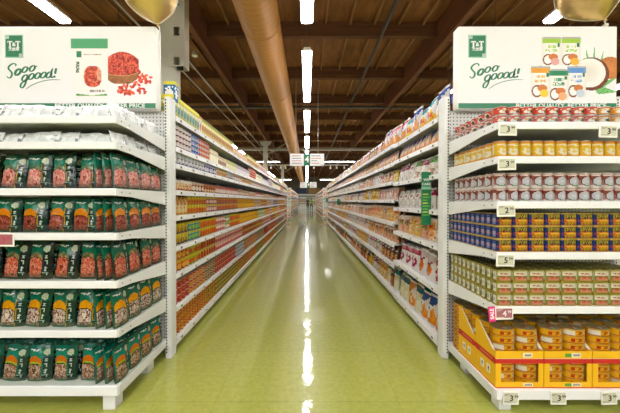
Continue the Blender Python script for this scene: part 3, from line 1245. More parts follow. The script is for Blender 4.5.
def place_pouch(kind, seed, x, y, z, rot, w, h, t, label, group):
    def b():
        return bag_mb(w, h, t, pouch_art(kind, seed), 28, 40, seed, seal=.05).build('food_pouch', ['film'])
    o = put(('pouch', kind, seed % 3), b, (x, y, z), rot, label, group, 'pouch')
    return o


POUCH = {2: ('C', 0.236, 'pink-meat picture'), 3: ('D', 0.228, 'orange-topped picture'), 4: ('E', 0.255, 'dark green salmon-toned'), 5: ('F', 0.25, 'yellow-arched bowl picture'), 6: ('G', 0.23, 'orange and lime picture')}
LOOKP = {2: 'green pouch with pink food picture', 3: 'green pouch with orange-topped picture', 4: 'dark green pouch with salmon picture', 5: 'green pouch with yellow-arched picture',
         6: 'green pouch with brown picture'}
for i, (kd, hh, _n) in POUCH.items():
    z = ZL[i] + 0.002
    w = 0.160
    step = 0.168
    offs = {2: 0.0, 3: 0.03, 4: -0.01, 5: 0.015, 6: 0.0}[i]
    for col in range(6):
        for row in range(5):
            x = -1.405 - offs - col * step + random.uniform(-.006, .006) - (w / 2) + 0.07
            y = ZF + 0.062 + row * 0.062 + random.uniform(-.003, .003)
            lean = -math.radians(random.uniform(3, 8))
            tw = random.uniform(-.07, .07)
            pos = ['front', 'second', 'third', 'fourth', 'rear'][row]
            place_pouch(kd, (col + row * 2 + i) % 3, x, y, z + .001, (lean, random.uniform(-.05, .05) if row == 0 else 0, tw), w, hh, 0.052,
                        f'{LOOKP[i]}, {pos} row, {ordn(col)} from the corner', f'green pouches on the {ZSN[i]} shelf')
    # the column that faces the aisle
    for k in range(4):
        for row in range(3):
            y = ZF + 0.085 + k * 0.143
            x = -1.232 - row * 0.058
            lean = -math.radians(random.uniform(3, 7))
            pos = ['outer', 'middle', 'inner'][row]
            o = place_pouch(kd, (k + row + i) % 3, x, y + random.uniform(-.004, .004), z + .001, (lean, 0, PI / 2 + random.uniform(-.06, .06)), w, hh, 0.052,
                            f'{LOOKP[i]} facing the aisle, {pos} row, {ordn(k)} back', f'aisle-facing pouches on the {ZSN[i]} shelf')
            o.scale = (0.9, 1, 1)


def packet_art(seed):
    def f(u, v):
        n = vn(u * 7, v * 6, seed)
        c = mixc('#f4f4f4', '#cfcfd0', n)
        if .35 < v < .6 and .2 < u < .8: c = mixc('#f4f4f2', '#c8c4c4', vn(u * 12, v * 9, seed))
        if n > .8: c = hx('#77777a')
        if v > .9 or v < .08: c = hx('#f2f2f2')
        return c
    return f


def packet(seed):
    def b():
        m = bag_mb(0.14, 0.115, 0.05, packet_art(seed), 12, 10, seed, seal=.12)
        return m.build('plastic_packet', ['clearfilm'])
    return b


for i in (0, 1):
    z = ZL[i] + 0.002
    hs = 0.95 if i == 0 else 0.75
    for col in range(8):
        for row in range(2):
            x = -1.31 - col * 0.125; y = ZF + 0.06 + row * 0.075
            o = put(('packet', (col + row) % 3), packet((col + row) % 3), (x, y, z), (-.2 - random.uniform(0, .3), random.uniform(-.05, .05), random.uniform(-.15, .15)),
                    f'clear white packet on the {ZSN[i]} shelf, {"front" if row == 0 else "rear"} row, {ordn(col)} from the corner', f'clear packets on the {ZSN[i]} shelf', 'packet')
            o.scale = (1, .9, hs)
    for k in range(4):
        y = ZF + 0.09 + k * 0.135
        o = put(('packet', k % 3), packet(k % 3), (-1.245, y, z), (-.25, 0, PI / 2 + random.uniform(-.1, .1)),
                f'clear white packet facing the aisle on the {ZSN[i]} shelf, {ordn(k)} back', f'aisle-facing packets on the {ZSN[i]} shelf', 'packet')
        o.scale = (.9, .9, hs)


# ------------------------------------------------------------------ stock on the second end display: cans
def side_then_front(nfront, pitch_x, nside, pitch_y, w, d):
    """places of the visible outer ring: a front row going away from the aisle, then the side column going back"""
    out = []
    for k in range(nfront): out.append((1.21 + w / 2 + k * pitch_x, ZF + .012 + d / 2, 'front', k))
    for k in range(1, nside): out.append((1.21 + w / 2, ZF + .012 + d / 2 + k * pitch_y, 'side', k))
    return out


LAY = {1: [''], 2: ['lower ', 'upper '], 3: ['bottom ', 'middle ', 'top '], 4: ['bottom ', 'second ', 'third ', 'top ']}


def stock_ring(key, name, noun, look, shelf_i, builder, w, d, h, px_, py_, layers, nfront, nside, looks2=None, inner_rows=2, jitter=.25):
    z = ZR[shelf_i] + 0.0005
    places = side_then_front(nfront, px_, nside, py_, w, d)
    for (x, y, where, k) in places:
        for l in range(layers):
            kk = key; bb = builder; lk = look
            if looks2 and where == 'front' and k >= looks2[0]:
                kk = looks2[1]; bb = looks2[2]; lk = looks2[3]
            wh = 'along the front' if where == 'front' else 'back along the aisle side'
            rz = random.uniform(-jitter, jitter) + (0 if where == 'front' else -PI / 2 if jitter > .02 else 0)
            put(kk, bb, (x, y, z + l * (h + .0004)), (0, 0, rz), f'{lk} {noun}, {LAY[layers][l]}layer, {ordn(k)} {wh}', f'{look} {noun}s on the {ZSN[shelf_i]} shelf'.replace('bottom', 'lowest'), 'can')
    # rows behind the front row: top layer shows through the gap
    for r in range(1, inner_rows + 1):
        for k in range(1, nfront):
            x = 1.21 + w / 2 + k * px_; y = ZF + .012 + d / 2 + r * py_
            for l in range(layers):
                if l < layers - 1 and r > 1: continue
                kk = key; bb = builder; lk = look
                if looks2 and k >= looks2[0]: kk = looks2[1]; bb = looks2[2]; lk = looks2[3]
                if l < layers - 1: continue
                zz = z + l * (h + .0004)
                # the cans beneath it are there too
                for l2 in range(layers):
                    put(kk, bb, (x, y, z + l2 * (h + .0004)), (0, 0, random.uniform(-jitter, jitter)),
                        f'{lk} {noun}, {LAY[layers][l2]}layer, {ordn(r)} row behind the front, {ordn(k)} across', f'{look} {noun}s behind the front row', 'can')


red_art = can_art('#e8552c', '#d8401f', '#f4efe4', '#fdf2e0', 0, 1, rep=2)
def red2(u, v):
    c = red_art(u, v)
    q = (u * 2 + .5) % 1
    if math.hypot((q - .62) / .13, (v - .38) / .2) < 1: c = '#3a2a20'
    if math.hypot((q - .45) / .1, (v - .5) / .12) < 1: c = '#e9a03c'
    return c
def ora2(u, v):
    c = can_art('#f2a628', '#e98a1c', '#f6efdc', '#fff6e0', 0, 2)(u, v)
    q = (u * 2 + .5) % 1
    if math.hypot((q - .6) / .14, (v - .36) / .2) < 1: c = '#4a3424'
    return c
b_red = can_builder('squat_can', circ(.040, 44), .054, red2, 10, with_lid=True)
b_ora = can_builder('squat_can', circ(.040, 44), .054, ora2, 10, with_lid=True)
stock_ring('redcan', 'squat_can', 'can', 'squat red', 0, b_red, .08, .08, .054, .0825, .0775, 2, 13, 7, (8, 'oracan', b_ora, 'squat orange'))


def yel(u, v):
    q = (u * 2 + .5) % 1
    c = '#f3c43c'
    if v > .86: c = '#e08a2a'
    elif v < .1: c = '#e9a428'
    d = math.hypot((q - .5) / .30, (v - .36) / .24)
    if d < 1: c = '#f4ead0' if vn(q * 9, v * 9) > .35 else '#f0d060'
    if .66 < v < .8 and scribble(q, v, 4, .6, 9, 12) and .15 < q < .85: c = '#f7f1dc'
    if .84 < q < .97 and .2 < v < .8: c = '#efe6c8'
    return c
b_yel = can_builder('tall_can', circ(.0375, 44), .106, yel, 16, with_lid=True)
stock_ring('yelcan', 'tall_can', 'can', 'yellow', 1, b_yel, .075, .075, .106, .0775, .0775, 1, 13, 7)


def coc(u, v):
    q = (u * 2 + .5) % 1
    c = '#98503c' if v > .50 else '#bd8f88'
    if v < .12: c = '#e9dfe0'
    if v > .9: c = '#d8bcb4'
    d = math.hypot((q - .5) / .29, (v - .42) / .31)
    if d < 1: c = '#cdced4' if d > .35 else '#dfdfe2'
    elif d < 1.16: c = '#5c261c'
    if .80 < v < .88 and scribble(q, v, 4, .6, 9, 12) and .15 < q < .85: c = '#f3e9e0'
    if q < .10 or q > .93: c = '#e7dedc' if .15 < v < .6 else c
    if .04 < v < .10 and .3 < q < .7: c = '#4f9a5a'
    return c
b_coc = can_builder('coconut_can', circ(.0370, 44), .0925, coc, 16, with_lid=True)
stock_ring('coccan', 'coconut_can', 'can', 'brown and white-disc', 2, b_coc, .074, .074, .0925, .0765, .0765, 2, 13, 7)

RR = rrect(.0505, .0275, .014, 46, 8, 3)


def spam(x, y, v):
    ny = abs(y) > .0262 and abs(x) < .044
    if ny:
        s = -1 if y < 0 else 1
        u = (x * (-s) + .0505) / .101
        c = '#1b2a5c'
        if .60 < v < .94 and .07 < u < .93:
            c = '#141c3c'
            if pixtext('SPAM', (u - .14) / .72, (v - .64) / .25): c = '#e8d022'
        elif v >= .94 or v < .05: c = '#cfae3a'
        elif .08 < v < .58:
            n = vn(u * 9, v * 8, 2)
            c = '#c8572c' if n < .4 else '#e8a040' if n < .7 else '#a53a24'
            if .38 < v < .48 and u > .3: c = '#e9c060'
            if .2 < v < .28 and .2 < u < .8: c = '#7a9a38' if n > .4 else '#d87038'
            if u < .12 or u > .9: c = '#22408a'
        return c
    c = '#1f3f86'
    if .14 < v < .82 and abs(y) < .016: c = '#b9bccb' if (.3 < v < .7) else '#8f98b4'
    if .62 < v < .76 and abs(y) < .012: c = '#3a4a7a'
    if v < .05 or v > .95: c = '#c8a850'
    if .3 < v < .5 and .017 < abs(y) < .024: c = '#c05038'
    return c


b_spam = can_builder('luncheon_meat_tin', RR, .0825, spam, 22, rim=GOLD, with_lid=True, xy=True, lidcol=(150, 140, 70))
stock_ring('spam', 'luncheon_meat_tin', 'tin', 'dark blue and yellow', 3, b_spam, .101, .055, .0825, .1035, .0582, 3, 9, 10, jitter=.01)


def pork(x, y, v):
    ny = abs(y) > .0255 and abs(x) < .046
    if v < .05 or v > .95: return '#a8983a'
    if ny:
        s = -1 if y < 0 else 1
        u = (x * (-s) + .0505) / .101
        c = '#ebe6d0'
        if v > .80: c = '#cfc9a0'
        if .62 < v < .76 and .2 < u < .8 and scribble(u, v, 6, .62, 14, 10): c = '#c2442c'
        if v < .50:
            c = '#8c8238'
            d = math.hypot((u - .5) / .40, (v - .1) / .36)
            if d < 1: c = '#c4604c' if vn(u * 10, v * 9) < .55 else '#d9937a'
        if u < .06 or u > .94: c = '#a39a3c'
        return c
    c = '#a39c48'
    if -.018 < y < .008 and .1 < v < .9: c = '#e8e6da'
    if .008 < y < .018 and .2 < v < .62: c = '#6f6a2a'
    if -.012 < y < .002 and .35 < v < .7 and scribble(v, y * 40, 2, .5, 12, 8): c = '#9a9a8a'
    return c


b_pork = can_builder('pork_tin', RR, .0765, pork, 16, rim=(160, 146, 62), with_lid=True, xy=True, lidcol=(128, 120, 52))
stock_ring('pork', 'pork_tin', 'tin', 'cream and olive', 4, b_pork, .101, .055, .0765, .1035, .0582, 3, 9, 10, jitter=.01, inner_rows=3)

# oval fish tins in yellow display cartons
OV = [(0.070 * math.cos(PI / 2 + 2 * PI * k / 40) * 1.0, 0.050 * math.sin(PI / 2 + 2 * PI * k / 40)) for k in range(40)]
OV = [(x * (1 + .06 * abs(math.sin(2 * math.atan2(y, x)))), y * (1 + .06 * abs(math.sin(2 * math.atan2(y, x))))) for x, y in OV]


def fish(u, v):
    c = '#f3b51e'
    q = (u * 2 + .5) % 1
    if v > .88: c = '#e39a18'
    if v < .1: c = '#c2461e'
    if .2 < v < .78:
        if .30 < q < .38: c = '#c02a1c'
        elif .42 < q < .60 and scribble(q, v, 3, .55, 30, 3): c = '#b8501c'
        elif .64 < q < .82: c = '#d8cfae' if (q + v * .2) % .08 > .03 else '#5a6a70'
    if q > .93 or q < .03: c = '#e6801e'
    return c


def fish2(u, v):
    c = fish(u, v)
    q = (u * 2 + .5) % 1
    if .12 < q < .38 and .12 < v < .88: c = '#ece4d2'
    return c


def fishlid(x, y):
    d = math.hypot(x / .052, y / .036)
    if d < .75: return '#a8452c' if vn(x * 160, y * 160) < .6 else '#d89a6a'
    return (142, 128, 92)


b_fish = can_builder('oval_fish_tin', OV, .0455, fish, 9, rim=(206, 160, 62), with_lid=True, lidcol=(150, 140, 112), picture=fishlid)
b_fish2 = can_builder('oval_fish_tin', OV, .0455, fish2, 9, rim=(206, 160, 62), with_lid=True, lidcol=(150, 140, 112), picture=fishlid)


def display_carton(green):
    W, Dp, H0, HB = 0.305, 0.212, 0.245, 0.365
    e = empty('display_carton')
    t = .004
    # front panel with window (parts coloured as printed)
    y0 = -Dp / 2
    Y = (240, 184, 26); R = (201, 44, 34); Wt = (236, 228, 206)
    m = MB()
    m.box(-W / 2, W / 2, y0, y0 + t, 0, .006, R)
    m.box(-W / 2, W / 2, y0, y0 + t, .006, .038, Y)
    m.box(-W / 2, -W / 2 + .035, y0, y0 + t, .038, .158, Y)
    m.box(W / 2 - .03, W / 2, y0, y0 + t, .038, .158, Y)
    m.box(-W / 2, W / 2, y0, y0 + t, .158, .188, R)
    m.box(-W / 2, W / 2, y0, y0 + t, .190, .236, Y)
    m.box(-W / 2, W / 2, y0, y0 + t, .188, .190, Wt)
    f = m.build('front_panel', ['print'], e)
    m = MB()
    if green:
        m.box(-.02, .02, y0 - .001, y0, .012, .030, (92, 160, 60))
        m.box(-.02, .02, y0 - .001, y0, .2, .222, (92, 160, 60))
    m.box(.025, .085, y0 - .001, y0, .012, .032, Wt)
    m.box(.022, .08, y0 - .001, y0, .198, .226, Wt)
    for k in range(7):
        m.box(.032 + k * .006, .036 + k * .006, y0 - .0015, y0, .205, .218, (90, 80, 70))
        m.box(.032 + k * .007, .036 + k * .007, y0 - .0015, y0, .016, .028, (90, 80, 70))
    m.build('panel_print', ['print'], f)
    for s in (-1, 1):
        xa, xb = (-W / 2, -W / 2 + t) if s < 0 else (W / 2 - t, W / 2)
        m = MB()
        for (za, zb, c) in ((0, .006, R), (.006, .150, Y), (.150, .192, R)):
            m.box(xa, xb, y0 + t, Dp / 2, za, zb, c)
        m.prism([(y0 + t, .192), (Dp / 2, .192), (Dp / 2, HB), (Dp / 2 - .035, HB), (y0 + t + .03, .236), (y0 + t, .236)], 'x', xa, xb, Y)
        xo = xa - .0006 if s < 0 else xb
        # pale cut edge
        m.prism([(y0 + t + .03, .236), (Dp / 2 - .035, HB), (Dp / 2 - .043, HB), (y0 + t + .012, .238)], 'x', xa, xb, Wt)
        for ya in (-.035, .03):
            m.box(xo, xo + .0006, ya - .018, ya + .018, .06, .115, Wt)
            m.prism([(ya - .008, .088), (ya + .008, .088), (ya, .106)], 'x', xo - .0003, xo + .0009, (40, 34, 30))
            m.box(xo - .0003, xo + .0009, ya - .003, ya + .003, .07, .088, (40, 34, 30))
        for k in range(9):
            m.box(xo - .0001, xo + .0007, -.07 + k * .014, -.061 + k * .014, .166, .178, (226, 120, 90))
        m.build('side_panel', ['print'], e)
    MB().box(-W / 2 + t, W / 2 - t, Dp / 2 - t, Dp / 2, 0, HB, Y).build('rear_panel', ['print'], e)
    MB().box(-W / 2 + t, W / 2 - t, y0 + t, Dp / 2 - t, 0, .003, (200, 170, 110)).build('tray_base', ['print'], e)
    return e


zb = ZR[5] + .0005
cx0 = 1.205 + .155
for r in range(2):
    for c in range(4):
        x = cx0 + c * .3105; y = ZF + .118 + r * .218
        rowt = 'front row' if r == 0 else 'row behind'
        put(('carton', c % 2), lambda g=(c % 2 == 1): display_carton(g), (x, y, zb), (0, 0, 0), f'yellow and red display carton of oval tins, {rowt}, {ordn(c)} from the aisle', 'yellow display cartons on the lowest shelf', 'carton')
        for q in range(2):
            for dp in range(2):
                for l in range(8):
                    if r == 0 and dp == 1 and l < 5: continue
                    if r == 1 and l < 5: continue
                    if l == 0 and False: continue
                    xx = x - .0735 + q * .147; yy = y - .05 + dp * .1005
                    zz = zb + .004 + l * .046
                    k = (c * 7 + q * 3 + l) % 4 == 1
                    put('fish2' if k else 'fish', b_fish2 if k else b_fish, (xx + random.uniform(-.0012, .0012), yy, zz), (0, 0, random.uniform(-.012, .012) + PI * 0),
                        f'yellow oval tin, layer {l + 1}, {["outer", "inner"][q]} {["front", "rear"][dp]} stack, {rowt}, {ordn(c)} carton', 'oval tins in the yellow cartons', 'tin')
for k in range(8):
    for l in range(8):
        if k > 0 and l < 6: continue
        put('fish', b_fish, (1.205 + .055 + (0 if k == 0 else .03) + k * .147 + (0 if k == 0 else -.02), ZF + .5, zb + l * .046), (0, 0, PI / 2 if k == 0 else 0),
            f'yellow oval tin, layer {l + 1} of {ordn(k)} loose stack behind the cartons', 'loose oval tins beside the post', 'tin')


# ------------------------------------------------------------------ price tags on the end displays
def price_tag(body, ink, digits, sup, w=.115, h=.078, sale=False):
    def b():
        e = empty('price_tag')
        MB().bbox(-w / 2, w / 2, -.006, 0, -h / 2, h / 2, .002).build('tag_case', 'tagwhite', e)
        d = MB().box(-w / 2 + .008, w / 2 - .008, -.0068, -.005, -h / 2 + .012, h / 2 - .008).build('display_panel', body, e)
        text_obj(digits, .05, ink, d, (.002 + (.012 if len(digits) > 1 else 0), -.0072, -.001), offset=.0008)
        text_obj(sup, .024, ink, d, (.032, -.0072, .010))
        m = MB()
        for k, (a, bb) in enumerate(((-.045, -.008), (-.045, -.02), (-.045, .0))):
            m.box(a, bb, -.0072, -.006, .024 - k * .007 if k < 2 else -.024, .026 - k * .007 if k < 2 else -.0215)
        m.build('small_print', ink, d)
        MB().box(-.03, .03, 0, .006, h / 2 - .012, h / 2 + .004).build('clip', 'wirewhite', e)
        if sale:
            f = MB().prism([(-w / 2 - .045, h / 2 + .005), (-w / 2 - .002, h / 2 + .008), (-w / 2 + .003, -h / 2 - .01), (-w / 2 - .038, -h / 2 - .012)], 'y', -.007, -.005).build('sale_flag', 'pink', e)
            text_obj('SALE', .032, 'board', f, (-w / 2 - .019, -.0078, 0), rot=(PI / 2, -PI / 2 - .05, 0), offset=.001)
        return e
    return b


def tag_at(px, py, *a, key, label, **k):
    s = 275.6 / (ZF - .02)
    x = (px - 307) / s; z = EYE + (201 - py) / s
    put(key, price_tag(*a, **k), (x, ZF - .0135, z), (0, random.uniform(-.03, .03), 0), label, 'end display price tags', 'price tag')


tag_at(507.5, 129.5, 'tagcream', 'ink', '3', '99', key='t399', label='cream price tag reading 3.99 at the corner of the squat red cans')
tag_at(608, 131.5, 'tagcream', 'ink', '3', '99', key='t399', label='cream price tag reading 3.99 below the squat orange cans')
tag_at(507, 164, 'tagcream', 'ink', '3', '99', key='t399', label='cream price tag reading 3.99 under the yellow cans')
tag_at(506.5, 210.5, 'tagcream', 'ink', '2', '99', key='t299', label='cream price tag reading 2.99 under the brown coconut-disc cans')
tag_at(506, 260.5, 'tagcream', 'ink', '5', '99', key='t599', label='cream price tag reading 5.99 under the dark blue tins')
tag_at(505, 314, 'tagred', 'board', '4', '99', sale=True, key='t499', label='dull red price tag reading 4.99 with a pink sale flag')
for q, px in enumerate((512.5, 560.5, 611.5)):
    tag_at(px, 399.5, 'tagcream', 'ink', '3', '99', w=.10, h=.085, key='t399b', label=f'cream price tag reading 3.99 under the cartons, {ordn(q)} from the aisle')
s_ = 275.6 / (ZF - .02)
put('tl', price_tag('tagred', 'tagredink', '3', '29', w=.13, h=.085), ((3 - 307) / s_, ZF - .0135, EYE + (201 - 240) / s_), (0, 0, 0), 'pale tag with a red panel under the orange-topped pouches', 'end display price tags', 'price tag')

# ------------------------------------------------------------------ aisle shelving
LAT = 1.15


def bay(side, y0, y1, zs, name_label, depth=0.44, endpost=False):
    e = empty('shelving_bay', (side * LAT, y0, 0), 0, name_label, 'shelving', 'shelving bays along the aisle')
    S = side
    L = y1 - y0

    def X(a, b): return (min(S * a, S * b), max(S * a, S * b))
    xa, xb = X(depth + .01, depth + .03)
    MB().box(xa, xb, 0, L, .05, 2.2).build('back_panel', 'backgrey', e)
    xa, xb = X(depth - .03, depth + .01)
    MB().box(xa, xb, L - .03, L, 0, 2.22).build('upright', 'white', e)
    for i, z in enumerate(zs):
        xa, xb = X(.012, depth)
        sh = MB().box(xa, xb, .001, L - .001, z - .022, z - .003).build('shelf', 'shelf', e)
        xa, xb = X(0, .014)
        hf = .045 if i < len(zs) - 1 else .06
        MB().box(xa, xb, .001, L - .001, z - hf, z).build('price_rail', 'rail', sh)
    xa, xb = X(.09, .11)
    MB().box(xa, xb, 0, L, 0, zs[-1] - .02).build('kick_plate', 'shelf', e)
    if endpost:
        xa, xb = X(0.0, .05)
        MB().bbox(xa, xb, L, L + .08, 0, 2.22).build('end_post', 'white', e)
        xa, xb = X(.05, 1.4)
        MB().box(xa, xb, L + .02, L + .05, .05, 2.2).build('end_panel', 'shelf', e)
    return e


ZAL = [2.09, 1.819, 1.671, 1.436, 1.21, .939, .696, .407, .131]
ZAN = [2.08, 1.867, 1.58, 1.26, .948, .56, .12]
ZAF = [2.10, 1.855, 1.605, 1.36, 1.046, .768, .486, .135]
Y0 = 2.425
bay_y = [Y0]
while bay_y[-1] < 15.8: bay_y.append(bay_y[-1] + 1.245)
for k in range(len(bay_y) - 1):
    last = k == len(bay_y) - 2
    bay(-1, bay_y[k], bay_y[k + 1], ZAL, f'white nine-shelf bay of canned goods, {ordn(k)} from the end post', endpost=last)
    bay(1, bay_y[k], bay_y[k + 1], ZAN if k == 0 else ZAF, f'white {"seven" if k == 0 else "eight"}-shelf bay of bagged goods, {ordn(k)} from the end post', endpost=last)
YEND = bay_y[-1]
far_y = [20.0 + 3.0 * k for k in range(7)]
for k in range(6):
    bay(-1, far_y[k], far_y[k + 1], ZAL, f'distant white bay past the cross-walk, canned goods side, {ordn(k)} along')
    bay(1, far_y[k], far_y[k + 1], ZAF, f'distant white bay past the cross-walk, bag side, {ordn(k)} along')
# end displays that face the cross-walk
for s, nm in ((-1, 'canned goods'), (1, 'bag')):
    e = empty('end_display_shelving', (s * LAT, 19.98, 0), 0, f'distant end display at the cross-walk on the {nm} side', 'shelving')
    xa, xb = (min(0, s * 1.4), max(0, s * 1.4))
    MB().box(xa, xb, -.04, 0, 0, 2.3).build('back_panel', 'shelf', e)
    for z in (.15, .55, .95, 1.3, 1.65, 1.95):
        MB().box(xa, xb, -.45, -.04, z - .04, z).build('shelf', 'rail', e)
    for x in (xa, xb - .05):
        MB().box(x, x + .05, -.05, .05, 0, 2.3).build('post', 'white', e)
    cl = ('#d8482e', '#e9a03a', '#c9c7b8', '#2f8a6a', '#e8622c', '#d98a2a')
    for i, z in enumerate((.15, .55, .95, 1.3, 1.65, 1.95)):
        for k in range(8):
            c = cl[(i + (k // 4)) % 6]
            def bb(c=c):
                return carton_mb(.15, .3, .22, c, mixc(c, '#ffffff', .5), '#f0e6d0', '#ffffff', 3, 3, 4).build('display_box', ['print'])
            put(('dbox', c), bb, (s * (LAT + .1 + k * .165), 19.76, z), (0, 0, 0), f'box on the distant {nm}-side end display, shelf {6 - i} down, {ordn(k)} from the aisle', 'boxes on the distant end displays', 'box')

# ------------------------------------------------------------------ products of the aisle
PROD = {}


def P_can(key, name, look, r, h, base, top, patch, ink, style, seed=0, bot=None, rim=RIM, rep=2, noun='can'):
    art = can_art(base, top, patch, ink, style, seed, bot, rep)
    hi = lambda: can_mb(circ(r, 18), h, art, 8, rim)
    lo = lambda: MB().rings(circ(r, 8), [(1, 0, None, 0)] + [(1, h * (k + 1) / 4, (lambda vv: lambda u, x, y, z: art(.5 + .12 * (x > 0), vv))((k + .5) / 4), 0) for k in range(4)], cap1=(rim, 0))
    PROD[key] = dict(name=name, look=look, noun=noun, w=2 * r + .003, d=2 * r + .003, h=h, hi=hi, lo=lo, mats=['label', 'tin'], lomats=['label'], cat='can', turn=True)


def P_carton(key, name, look, w, d, h, base, top, patch, ink, seed=0):
    PROD[key] = dict(name=name, look=look, noun='box', w=w, d=d, h=h, hi=lambda: carton_mb(w, d, h, base, top, patch, ink, seed), lo=lambda: carton_mb(w, d, h, base, top, patch, ink, seed, 3, 5),
                     mats=['print'], lomats=['print'], cat='box', turn=False)


def P_bottle(key, look, r, h, body, label, cap, seed=0):
    PROD[key] = dict(name='sauce_bottle', look=look, noun='bottle', w=2 * r + .004, d=2 * r + .004, h=h, hi=lambda: bottle_mb(r, h, body, label, cap, 16, seed), lo=lambda: bottle_mb(r, h, body, label, cap, 7, seed),
                     mats=['label'], lomats=['label'], cat='bottle', turn=False)


def P_bag(key, name, look, w, h, t, base, head, win, win2, ink, style, seed=0, noun='bag'):
    art = bag_art(base, head, win, win2, ink, style, seed)
    PROD[key] = dict(name=name, look=look, noun=noun, w=w * 1.02, d=t * 1.15, h=h, hi=lambda: bag_mb(w, h, t, art, 12, 14, seed), lo=lambda: bag_mb(w, h, t, art, 5, 7, seed),
                     mats=['film'], lomats=['film'], cat='bag', turn=False, bag=True)


P_can('maroon', 'small_can', 'maroon and white', .030, .051, '#8c2a3a', '#ece6e0', '#f0eae4', '#ffffff', 2, 1)
P_can('bluesm', 'small_can', 'blue and white', .030, .051, '#e9eef2', '#2f62c8', '#2a56b8', '#ffffff', 2, 2)
P_can('orangesm', 'small_can', 'orange and white', .030, .051, '#f0ece2', '#ec6a2c', '#e85a24', '#ffffff', 2, 3)
P_can('redorsm', 'small_can', 'orange-red', .030, .056, '#c8321c', '#e06a20', '#e8a030', '#f4d860', 0, 4, rim=GOLD)
P_can('yellowsm', 'small_can', 'yellow and green', .030, .056, '#e6c62c', '#5a8a2c', '#d8402a', '#ffffff', 0, 5, rim=GOLD)
P_can('olivesm', 'small_can', 'olive and yellow', .030, .056, '#a8a03c', '#e0c83c', '#7c5a2c', '#f6eecb', 0, 6, rim=GOLD)
P_can('bluetall', 'tall_can', 'blue and white', .039, .108, '#2f66c4', '#dfe8f0', '#f2f2f0', '#1c3f90', 1, 7)
P_can('navytall', 'tall_can', 'violet-blue', .033, .10, '#3a3c94', '#c9cbe6', '#ece8f2', '#ffffff', 0, 8)
P_can('creamtall', 'tall_can', 'cream and yellow', .036, .105, '#efe6c4', '#e6c04c', '#d88c3a', '#8a4a20', 0, 9)
P_can('redtall', 'tall_can', 'red and cream', .036, .105, '#c23a2c', '#f0dfc4', '#f4eedc', '#ffffff', 0, 10)
P_can('orange2', 'food_can', 'orange', .038, .098, '#e9742a', '#f0e4d0', '#f4d0a0', '#ffffff', 1, 11)
P_can('brown2', 'food_can', 'brown and cream', .038, .098, '#8c4a34', '#d8b898', '#e8d4b8', '#f6ead8', 0, 12)
P_can('cream2', 'food_can', 'cream and brown', .038, .098, '#e2cfa8', '#a8642c', '#b8683c', '#6a2c18', 2, 13)
P_can('pink2', 'food_can', 'pink and cream', .038, .098, '#dca898', '#c24a4a', '#f2e2d4', '#8c2c2c', 0, 14)
P_can('yelor', 'vegetable_can', 'yellow-orange', .034, .088, '#e4a62c', '#d8d04a', '#c2501f', '#f6eecb', 0, 15, rim=GOLD)
P_can('purple', 'vegetable_can', 'mauve and yellow', .034, .088, '#a84c74', '#dccb5c', '#e8c8b8', '#ffffff', 0, 16, rim=GOLD)
P_can('bluor', 'vegetable_can', 'blue and orange', .034, .088, '#5a7ab0', '#e0a850', '#e47a3a', '#ffffff', 1, 17, rim=GOLD)
P_can('bright', 'vegetable_can', 'bright amber', .034, .088, '#f2a61c', '#f2b62c', '#f6c43c', '#d8601c', 2, 18, rim=GOLD)
P_can('navyyel', 'fruit_can', 'navy and yellow', .036, .096, '#26386c', '#d8c43c', '#c8a83c', '#f0e090', 1, 19, rim=GOLD)
P_can('teal', 'fruit_can', 'teal-blue', .036, .096, '#2a84b0', '#cfd25a', '#7ab04a', '#ffffff', 0, 20, rim=GOLD)
P_can('oryel', 'fruit_can', 'orange and yellow', .036, .096, '#e68a24', '#d4cc40', '#d8501c', '#f8ecc0', 0, 21, rim=GOLD)
P_can('red2', 'fruit_can', 'scarlet', .036, .096, '#cf2f34', '#e8aaa0', '#f2d8c8', '#ffffff', 2, 22)
P_can('green2', 'fruit_can', 'green', .036, .096, '#2c8a4c', '#bcd88c', '#ece8c4', '#ffffff', 0, 23)
P_can('orred', 'soup_can', 'orange-red and yellow', .038, .10, '#dc5a20', '#d6c23c', '#e8a83c', '#f8e8b0', 0, 24, rim=GOLD)
P_can('lime', 'soup_can', 'lime and red', .038, .10, '#9cb82c', '#ccc23c', '#d04a24', '#ffffff', 0, 25, rim=GOLD)
P_can('tang', 'soup_can', 'tangerine', .038, .10, '#e08430', '#c8bc48', '#b84a24', '#ffffff', 1, 26, rim=GOLD)
P_can('rose', 'soup_can', 'rose-red', .038, .10, '#d04a50', '#e6a09a', '#e8c0a8', '#ffffff', 2, 27)
P_can('redtin', 'squat_can', 'bright red', .040, .066, '#cc2a1e', '#d8482a', '#a81c18', '#f0b89a', 2, 28)
P_can('yelred', 'squat_can', 'yellow and red', .040, .066, '#e8b422', '#cf3a20', '#d04420', '#fff0c0', 2, 29)
P_can('plum', 'squat_can', 'plum and brown', .040, .066, '#7c5468', '#a08a4c', '#b89a5c', '#ece0c8', 0, 30)
P_can('bluesq', 'squat_can', 'blue-grey', .040, .066, '#4c74a4', '#a8bcc8', '#e8e8e0', '#ffffff', 2, 31)
P_carton('yelbox', 'food_box', 'yellow-green', .062, .10, .19, '#b8b22c', '#e8dc3c', '#2f7a8c', '#f8f8e0', 1)
P_carton('yelbox2', 'food_box', 'yellow and brown', .062, .10, .175, '#d8c034', '#8a9a30', '#a85a34', '#f8f8e0', 2)
P_carton('whitebox', 'food_box', 'white and orange', .07, .10, .18, '#e9e4d8', '#c8803a', '#b8582c', '#a04020', 3)
P_carton('redbox', 'food_box', 'red and yellow', .08, .10, .11, '#b84a2c', '#e2b83c', '#f0d87c', '#ffffff', 4)
P_carton('palebox', 'milk_box', 'cream', .058, .08, .155, '#e8e0bc', '#ded49c', '#f2ecd0', '#a8985c', 5)
P_carton('brownbox', 'milk_box', 'brown and cream', .058, .08, .12, '#b89468', '#e0cc9c', '#7c4a30', '#f8f0d8', 6)
